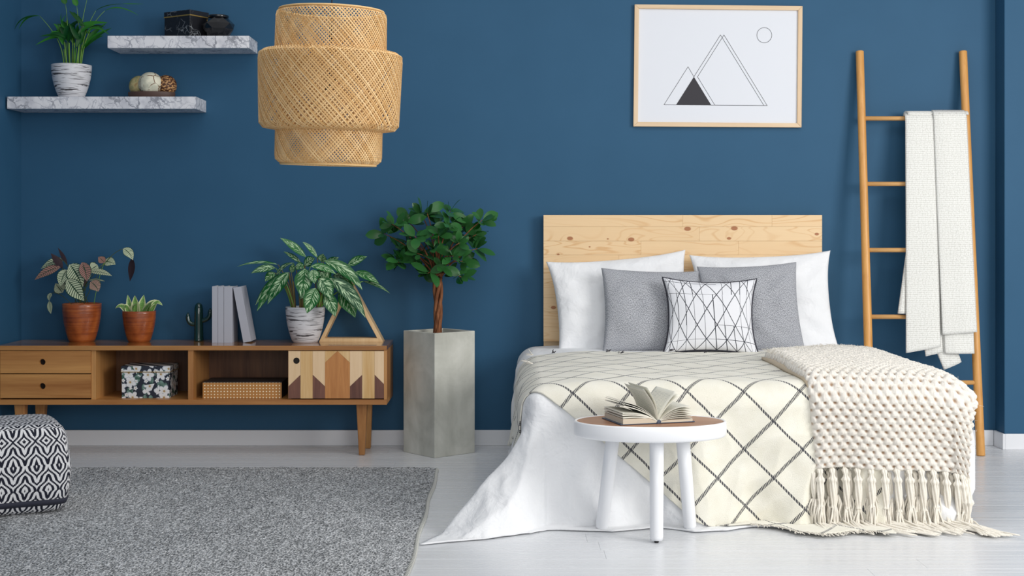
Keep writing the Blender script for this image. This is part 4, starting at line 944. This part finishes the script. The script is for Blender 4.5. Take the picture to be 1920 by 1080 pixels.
for (a,b_,ar,wp,dy,nn) in CL:
    p0=cw(*Zp(*a),dy); p1=cw(*Zp(*b_),dy-.02); arcleaf('leaf',t1,p0,p1,ar,wp/338*1.55,CALD if (wp in (9,) or a in ((1170,225),(500,322),(650,280))) else CAL,k=.8,tipp=1.0,n=nn,fold=.1)
for a in ((545,290),(500,320),(545,340),(570,285),(650,280),(545,430),(690,265),(760,355),(740,440),(770,455),(905,270),(480,315),(510,250),(600,480),(720,520)):
    p=cw(*Zp(*a),-.0); q=cw(153+rt.uniform(-12,14),568,rt.uniform(-.04,.04)); m=MB(); mid=(p+q)/2+Vector(((p.x-q.x)*-.15,0,.02)); m.tube([(1-t)**2*q+2*t*(1-t)*mid+t*t*p for t in [k/7 for k in range(8)]],.0021,6); obj('stem',m,STEMD,t1,smooth=True)
for (a,b_,c_) in (((800,560),(850,380),(905,270)),((700,560),(900,180),(1085,137)),((600,600),(470,540),(398,566))):
    A_,B_,C2=[cw(*Zp(*q)) for q in (a,b_,c_)]; A_.z=c1.z+.2; m=MB(); m.tube([(1-t)**2*A_+2*t*(1-t)*B_+t*t*C2 for t in [k/11 for k in range(12)]],.0018,6); obj('stem',m,STEMG if a[0]==800 else STEMD,t1,smooth=True)
# --- small snake plant
c2=Vector((px2x(261,-.16),-.16,ZT)); t2=pot('potted_snake_plant','smaller brown glazed pot with short cream-edged leaves beside the calathea','potted plant',c2,.091,.057,.172,BROWNPOT)
def Zq(x,y): return (200+x/4.695,530+y/4.695)
for a,b_,ar,wp in (((190,235),(78,228),(0,0,.055),10),((215,235),(185,108),(0,0,.0),11),((262,238),(248,112),(0,0,0),15),((300,236),(328,108),(0,0,0),15),((240,238),(262,150),(0,0,0),16),((200,235),(160,200),(-.006,0,.03),9),((330,236),(492,200),(0,0,.075),12),((385,235),(470,168),(.0,0,.045),11),((320,240),(400,170),(0,0,.01),12),((215,236),(262,190),(0,0,.02),10),((345,238),(395,182),(0,0,.01),12)):
    p0=W(*Zq(*a),-.16); p0.z=c2.z+.155; arcleaf('leaf',t2,p0,W(*Zq(*b_),-.16+rt.uniform(-.06,.02)),ar,wp/338*1.15,SNK,k=.55,tipp=.8,fold=.3,nv=12)
# --- aglaonema in streaked pot
c3=Vector((px2x(572.5,-.20),-.20,ZT)); t3=pot('potted_aglaonema','striped white pot with bushy silver-green leaves on the right of the sideboard','potted plant',c3,.1085,.066,.197,STREAK)
def Zr(x,y): return (440+x/4.91,430+y/4.91)
AG=[((400,325),(20,345),(0,0,.035),9,.03,(0,-.5,1)),((375,355),(150,405),(0,0,.02),14,-.02,None),((655,255),(420,80),(0,0,.016),13,.05,(.5,-1,.4)),
 ((760,260),(625,118),(0,0,.02),9,.05,(.8,-1,.2)),((610,310),(450,205),(0,0,.01),8,.08,(.3,-1,.6)),((495,400),(190,700),(-.02,0,.03),17,-.04,(-.4,-1,.5)),
 ((500,395),(300,690),(.0,0,.022),22,-.11,(-.4,-1,.4)),((390,440),(205,755),(0,0,.01),16,-.06,(-.4,-1,.3)),((380,425),(545,310),(-.01,0,.03),9,-.08,(0,-.8,.8)),
 ((650,360),(618,635),(0,0,.01),27,-.14,(0,-1,.25)),((720,370),(735,500),(0,0,.005),18,-.15,(0,-1,.3)),((745,540),(665,775),(0,0,.01),24,-.17,(0,-1,.2)),
 ((700,340),(935,415),(0,0,.03),13,-.10,None),((780,450),(890,650),(.01,0,.018),23,-.15,(.1,-1,.3)),((830,590),(925,805),(.012,0,.008),20,-.14,(.2,-1,.2)),
 ((820,290),(1175,560),(.03,0,.05),21,-.05,(.3,-1,.7)),((870,450),(1205,815),(.02,0,.05),22,-.10,(.3,-1,.5)),((960,570),(1110,815),(.012,0,.02),25,-.06,(.2,-1,.3)),
 ((1040,330),(1220,250),(0,0,.006),15,.02,(0,-1,.6)),((1110,390),(1330,500),(0,0,.016),15,.03,(.2,-1,.8)),((1180,480),(1430,590),(0,0,.028),7,.04,(.2,-1,.8)),
 ((800,300),(815,225),(0,0,0),15,-.02,(0,-1,.2)),((640,330),(740,270),(0,0,.01),16,-.02,(0,-1,.4)),((560,340),(640,360),(0,0,.01),14,0,(0,-1,.5)),
 ((520,400),(545,310),(0,0,0),9,-.05,(0,-1,0)),((660,560),(600,640),(0,0,0),16,-.08,(0,-1,0)),((900,430),(1090,460),(0,0,.02),14,.0,None),((1000,430),(1100,690),(.01,0,.02),13,-.03,(.3,-1,.4)),
 ((840,330),(960,260),(0,0,.008),12,.0,(0,-1,.4)),((370,400),(280,480),(0,0,.01),15,-.0,None),((740,420),(830,430),(0,0,.02),14,-.1,(0,-1,.4)),((860,340),(800,560),(0,0,.01),18,-.03,(0,-1,.2))]
for (a,b_,ar,wp,dy,nn) in AG:
    arcleaf('leaf',t3,W(*Zr(*a),-.20+dy),W(*Zr(*b_),-.20+dy-.03),ar,wp/338*1.25,AGL,k=.8,tipp=.95,n=nn,fold=.12)
for a in [q[0] for q in AG if q[0][1]<520]+[(540,480),(640,520),(760,520)]:
    x_=a[0]; bx_=(545 if x_<560 else 620 if x_<720 else 770)+rt.uniform(-18,18)
    p=W(*Zr(*a),-.2); q=W(*Zr(bx_,735),-.2+rt.uniform(-.05,.02)); q.z=c3.z+.18; mid=(p+q)/2+Vector((-(p.x-q.x)*.22,0,.03)); m=MB(); m.tube([(1-t)**2*q+2*t*(1-t)*mid+t*t*p for t in [k/8 for k in range(9)]],[.0052-.003*k/8 for k in range(9)],6); obj('stem',m,rt.choice([STEMB,STEMG]),t3,smooth=True)
# --- palm on the lower shelf
c4=Vector((px2x(134,-.13),-.13,SLZ)); t4=pot('potted_palm','striped white pot with slender green palm at the left of the lower shelf','potted plant',c4,.109,.062,.186,STREAK)
def Zs(x,y): return (x/5.4,y/5.4)
base=[(655,632),(672,632),(690,632),(740,632),(770,632),(800,632),(715,632)]
PL=[((700,230),(800,470),(820,300),22),((770,480),(835,320),(850,240),26),((820,520),(900,350),(1080,232),20),((830,500),(930,360),(1080,300),14),((640,460),(620,280),(540,240),18),((650,420),(660,260),(690,200),22),((700,440),(650,300),(610,240),20),((640,400),(580,330),(400,370),12),((760,470),(720,330),(700,250),14),((850,260),(780,180),(700,110),18),((800,260),(900,220),(1090,230),15),((660,380),(600,320),(515,355),14),((720,360),(690,250),(620,210),16),((880,340),(960,220),(1060,280),10),((690,300),(600,250),(620,130),6),((780,60),(760,20),(735,-30),24),((665,40),(650,10),(620,-40),24),((690,420),(740,330),(690,240),26),((760,400),(800,300),(900,300),20),((690,350),(640,330),(600,250),20),((800,420),(780,330),(790,250),24),((650,330),(600,300),(560,320),16),((820,330),(880,260),(960,250),14),((720,300),(760,200),(820,230),14)]
for a,b_,c_,wp in PL+[(a,(b_[0]+rt.uniform(-40,40),b_[1]+rt.uniform(-20,40)),(c_[0]+rt.uniform(-70,70),c_[1]+rt.uniform(10,90)),wp) for a,b_,c_,wp in PL if c_[1]>80]:
    dy=rt.uniform(-.07,.05); A_,B_,C2=[W(*Zs(*q),-.13+dy) for q in(a,b_,c_)]; arcleaf('leaf',t4,A_,C2,(B_-(A_+C2)/2)*1.0,wp/5.4/338*2.4,PLM,k=.8,tipp=.8,fold=.35,nu=2,nv=12,n=(rt.uniform(-.6,.6),-1,rt.uniform(0,.6)))
ST=[((650,632),(640,480),(590,360),(400,160)),((785,632),(800,420),(800,200),(775,55)),((700,632),(680,400),(690,180),(662,40)),((790,632),(800,400),(830,200),(880,0)),((810,632),(820,420),(890,240),(970,110)),((820,632),(840,400),(930,230),(1060,110))]
for q in ST:
    P4=[W(*Zs(*p),-.13) for p in q]; P4[0].z=c4.z+.165; pts=[]
    for k in range(15):
        t=k/14; pts.append((1-t)**3*P4[0]+3*t*(1-t)**2*P4[1]+3*t*t*(1-t)*P4[2]+t**3*P4[3])
    m=MB(); m.tube(pts,[.0034-.0022*k/14 for k in range(15)],6); obj('stem',m,STEMG,t4,smooth=True)
for a,b_,c_,wp in (((400,160),(200,150),(148,300),12),((400,160),(250,150),(190,300),14),((970,110),(1060,40),(1260,40),7),((1060,110),(1200,30),(1400,155),9),((1240,38),(1330,40),(1450,40),5)):
    A_,B_,C2=[W(*Zs(*q),-.13) for q in(a,b_,c_)]; arcleaf('leaf',t4,A_,C2,B_-(A_+C2)/2,wp/5.4/338*1.7,PLM,fold=.35,nu=2,nv=12)
for k in range(16):
    m=MB(); x_=rt.uniform(650,815); q=W(*Zs(x_,632),-.13+rt.uniform(-.04,.04)); q.z=c4.z+.165; p=W(*Zs(x_+(x_-730)*.35+rt.uniform(-20,20),rt.uniform(380,500)),q.y); m.tube([q,(p+q)/2,p],[.0042,.003,.0022],6); obj('stem',m,rt.choice([STEMG,STEMG,PLM]),t4,smooth=True)
# ================================================================ cactus ornament, books, wooden triangle
cc_=Vector((px2x(372.5,-.13),-.13,ZT)); mmx=lambda px_,py_:W(px_,py_,-.13)
m=MB(); top=mmx(372,567); h_=top.z-ZT; pr=[]
m.tube([cc_+Vector((0,0,h_*t)) for t in (0,.03,.1,.3,.5,.7,.85,.93,.97,.995)],[.027,.0275,.0265,.0255,.025,.0245,.0235,.0195,.0135,.004],24)
def arm(pts): m.tube([mmx(*p) for p in pts],[.0128]*(len(pts)-2)+[.0095,.003],14)
def bez(a,b_,c_,d,n=12): return [tuple((1-t)**3*a[i]+3*t*(1-t)**2*b_[i]+3*t*t*(1-t)*c_[i]+t**3*d[i] for i in (0,1)) for t in [k/n for k in range(n+1)]]
m2=m
arm(bez((370,607),(356,610),(351,604),(352.5,586))); arm(bez((375,602),(392,600),(394.5,594),(394,578)))
tag(obj('cactus_ornament',m,CACT,smooth=True,origin=cc_),'glossy dark green ceramic cactus beside the grey books','ornament')
def book(label,x0,x1,ytop,Y0=-.235,tilt=None,depth=.15):
    xa,xb=px2x(x0,Y0),px2x(x1,Y0); h=CH-(ytop-430)/F*(CD+Y0)-ZT; w_=xb-xa
    t=thing('book',((xa+xb)/2,Y0+depth/2,ZT),label,'book','grey books on the sideboard'); e=.0022
    obj('cover',MB().box(-w_/2,-w_/2+e,-depth/2+.002,depth/2,0,h).box(w_/2-e,w_/2,-depth/2+.002,depth/2,0,h),BOOKG,t,local=True,bevel=.0006)
    obj('spine',MB().box(-w_/2,w_/2,-depth/2,-depth/2+e,0,h),BOOKG,t,local=True,bevel=.0006)
    obj('page_block',MB().box(-w_/2+e+.0002,w_/2-e-.0002,-depth/2+e+.0005,depth/2-.003,.003,h-.003),PAPER,t,local=True)
    return t
book('grey cloth book, leftmost of the upright ones beside the cactus',397.5,408.3,537)
book('grey cloth book, middle of the three upright ones',408.8,419.4,537.5)
book('thicker grey cloth book, rightmost of the three upright ones',420,435.5,537.5)
b4=book('grey cloth book leaning left against the upright books',455,470,538)
b4.rotation_euler=(0,R(-10.5),R(0)); b4.location=(px2x(463.5,-.235),b4.location.y,ZT+.0045)
# wooden triangle
TY0,TY1=-.17,-.07
A3,B3,C3=[W(*p,TY0) for p in ((655,523),(598,638.5),(718.5,638.5))]; B3.z=C3.z=ZT
tri=thing('wooden_triangle',((B3.x+C3.x)/2,(TY0+TY1)/2,ZT),'pale wooden triangle frame standing behind the striped pot on the sideboard','ornament')
cen=(A3+B3+C3)/3
def inset(p,q,r_,t): # inner corner at p with wall thickness t
    d1=(q-p).normalized(); d2=(r_-p).normalized(); bis=(d1+d2).normalized(); s=math.sin(d1.angle(d2)/2); return p+bis*t/s
t3_=.022; iA,iB,iC=inset(A3,B3,C3,t3_*.9),inset(B3,A3,C3,t3_*.9),inset(C3,A3,B3,t3_*.9)
# thinner bottom rail
for q in ([A3,B3,iB,iA],[B3,C3,iC,iB],[C3,A3,iA,iC]):
    obj('frame_side',MB().prism([(p.x,p.z) for p in q],TY0,TY1),TRIW,tri,bevel=.001)
# ================================================================ pendant lamp
LC=Vector((px2x(622,-2.8),-2.8,0)); s_=F/(CD-2.8); zl=lambda py:CH-(py-430)/s_
lamp=thing('pendant_lamp',(LC.x,LC.y,zl(20)),'large three-tier woven bamboo pendant lamp hanging at upper left','lamp'); lamp.rotation_euler=(R(2),R(1.2),R(10))
z0=zl(20)
def tier(prof,ntw,name,seed,sw,pitch):
    sw*=.71
    # prof: (r,z) profile from top to bottom; two families of helical strips following it
    L=[0]; 
    for a,b_ in zip(prof,prof[1:]): L.append(L[-1]+math.hypot(a[0]-b_[0],a[1]-b_[1]))
    tot=L[-1]
    def at(s):
        for k in range(len(prof)-1):
            if s<=L[k+1]+1e-9: t=(s-L[k])/(L[k+1]-L[k]); return prof[k][0]+(prof[k+1][0]-prof[k][0])*t,prof[k][1]+(prof[k+1][1]-prof[k][1])*t
        return prof[-1]
    rn=random.Random(seed); m=MB(); tone=[]
    turn=tot/pitch; n=max(10,int(tot/.022))
    for fam in (1,-1):
        for k in range(ntw):
            a0=2*pi*k/ntw+rn.uniform(-.004,.004); ts=turn*(1+rn.uniform(-.015,.015)); w_=sw*rn.uniform(.82,1.1); tn=rn.random(); base=len(m.v); vs=[]
            for q in range(n+1):
                s=tot*q/n; r,z=at(s); a=a0+fam*ts*q/n; rr=r+fam*.0006
                e=.004; r2,z2=at(min(tot,s+e)); r1,z1=at(max(0,s-e)); dsn=math.hypot(r2-r1,z2-z1) or 1; dr,dz=(r2-r1)/dsn,(z2-z1)/dsn
                er=Vector((math.cos(a),math.sin(a),0)); et=Vector((-math.sin(a),math.cos(a),0)); em=Vector((er.x*dr,er.y*dr,dz))
                tg=(em*1+et*fam*(ts/tot)*r).normalized(); nn=et.cross(em).normalized(); sd=nn.cross(tg).normalized(); c_=er*rr+Vector((0,0,z))
                vs+=[c_-sd*w_/2,c_+sd*w_/2]; tone+=[tn,tn]
            m.add(vs,[(2*q,2*q+1,2*q+3,2*q+2) for q in range(n)])
    o=obj(name,m,WEAVE,lamp,smooth=False,local=True,solid=.0011); o['kind']='stuff'
    at_=o.data.attributes.new('tone','FLOAT','POINT'); at_.data.foreach_set('value',tone)
    return o
def rnd_prof(rt_,r,zt_,zb_,rb_,cor=.018,n=4):
    p=[(rt_,zt_)]
    for k in range(n+1): a=pi/2*k/n; p.append((r-cor+cor*math.sin(a),zt_-cor+cor*math.cos(a)))
    for k in range(n+1): a=pi/2*k/n; p.append((rb_-cor+cor*math.cos(a),zb_+cor-cor*math.sin(a)))
    return p
zr=lambda py:zl(py)-z0
t1p=rnd_prof(.180,.197,zr(22),zr(96),.200,.016)[:-5]+[(.199,zr(100))]
t2p=rnd_prof(.192,.2575,zr(97),zr(243),.250,.022)+[(.19,zr(246))]
t3p=[(.191,zr(240))]+rnd_prof(.19,.196,zr(236),zr(306),.191,.02)[6:]+[(.165,zr(309))]
tier(t1p,96,'upper_weave',1,.0062,.215); tier(t2p,122,'middle_weave',2,.0062,.27); tier(t3p,96,'lower_weave',3,.0062,.21)
tier([(.187,zr(100)),(.183,zr(180)),(.184,zr(240))],84,'inner_weave',4,.0054,.21)
rm=MB()
def ringt(r,z,t): rm.tube([(r*math.cos(2*pi*k/72),r*math.sin(2*pi*k/72),z) for k in range(73)],t,8,cap=False)
obj('rim',(ringt(.186,zr(21),.0038),rm)[1],WEAVERIM,lamp,smooth=True,local=True)
rm=MB(); ringt(.170,zr(308.5),.004); obj('rim',rm,WEAVERIM,lamp,smooth=True,local=True)
m=MB(); m.tube([(0,0,zr(150)),(0,0,zr(20)),(0,0,1.05)],.0024,8); obj('cord',m,CORD,lamp,smooth=True,local=True)
obj('socket',MB().lathe([(.004,zr(135)),(.02,zr(137)),(.022,zr(165)),(.018,zr(170)),(.003,zr(170))],24),CORD,lamp,smooth=True,local=True)
m=MB(); 
for a in (0,pi/2,pi,3*pi/2): m.tube([(.0,0,zr(137)),(.184*math.cos(a),.184*math.sin(a),zr(24))],.0016,6)
obj('spider_wire',m,CORD,lamp,smooth=True,local=True)
# ================================================================ pouf
pfm=MB(); S=.235; Hh=.38; rc=.075
def sq(a,b_):    # superellipse point on unit cube face mapping
    return a,b_
def faces():
    n=26; ry_=R(0)
    for ax in range(6):
        def fn(s,t,ax=ax):
            a=2*s-1;b_=2*t-1
            p=[(a,-1,b_),(1,a,b_),(-a,1,b_),(-1,-a,b_),(a,b_,1),(a,-b_,-1)][ax]; v=Vector(p)
            q=Vector(v); k=9.0; l=(abs(v.x)**k+abs(v.y)**k+abs(v.z)**k)**(1/k); v=v/l
            x,y,z=v.x,v.y,v.z; bul=1+.05*(1-z*z); X=x*S*bul; Y=y*S*bul; Z=Hh/2+z*Hh/2*(1+.03*(1-x*x)*(1-y*y))
            X*=1-.05*max(0,z); Y*=1-.05*max(0,z); X*=1-.10*max(0,-z-.4); Y*=1-.10*max(0,-z-.4)
            Z=max(Z,.0); w_=.006*mnoise.noise(Vector((X*7,Y*7,Z*7)))
            off=[0,.37,.11,.6,.2,.4][ax]
            uv=((a*S+off if ax<4 else a*S+off),(Z if ax<4 else b_*S+.05)); return Vector((X+w_*x,Y+w_*y,Z)),uv
        pfm.grid(fn,n,n)
faces()
pf2=thing('pouf',(-2.185,-1.76,.012),'black and white diamond patterned square pouf on the rug at the left','pouf',rot=(0,0,R(27)))
obj('cushion_body',pfm,POUFM,pf2,smooth=True,local=True,weld=True)
m=MB()
pts=[]
def band(z0_,z1_):
    n=160; 
    for zz in (z0_,z1_):
        for k in range(n):
            a=2*pi*k/n; c_,s2=math.cos(a),math.sin(a); kk=9.0; z=zz/Hh*2-1; 
            # solve radius on the same superellipse
            l=(abs(c_)**kk+abs(s2)**kk)**(1/kk); x,y=c_/l,s2/l; sh=(1-abs(z)**kk)**(1/kk); x*=sh;y*=sh; bul=1+.05*(1-z*z); f_=(1-.05*max(0,z))*(1-.10*max(0,-z-.4)); w_=.006*mnoise.noise(Vector((x*S*7,y*S*7,zz*7)))
            m.v.append((x*S*bul*f_*1.012+w_*x,y*S*bul*f_*1.012+w_*y,zz)); m.uv.append((0,0))
    m.f+=[(k,(k+1)%n,n+(k+1)%n,n+k) for k in range(n)]; m.mi+=[0]*n
band(.040,.064); obj('dark_band',m,BANDM,pf2,smooth=True,local=True,solid=.003)
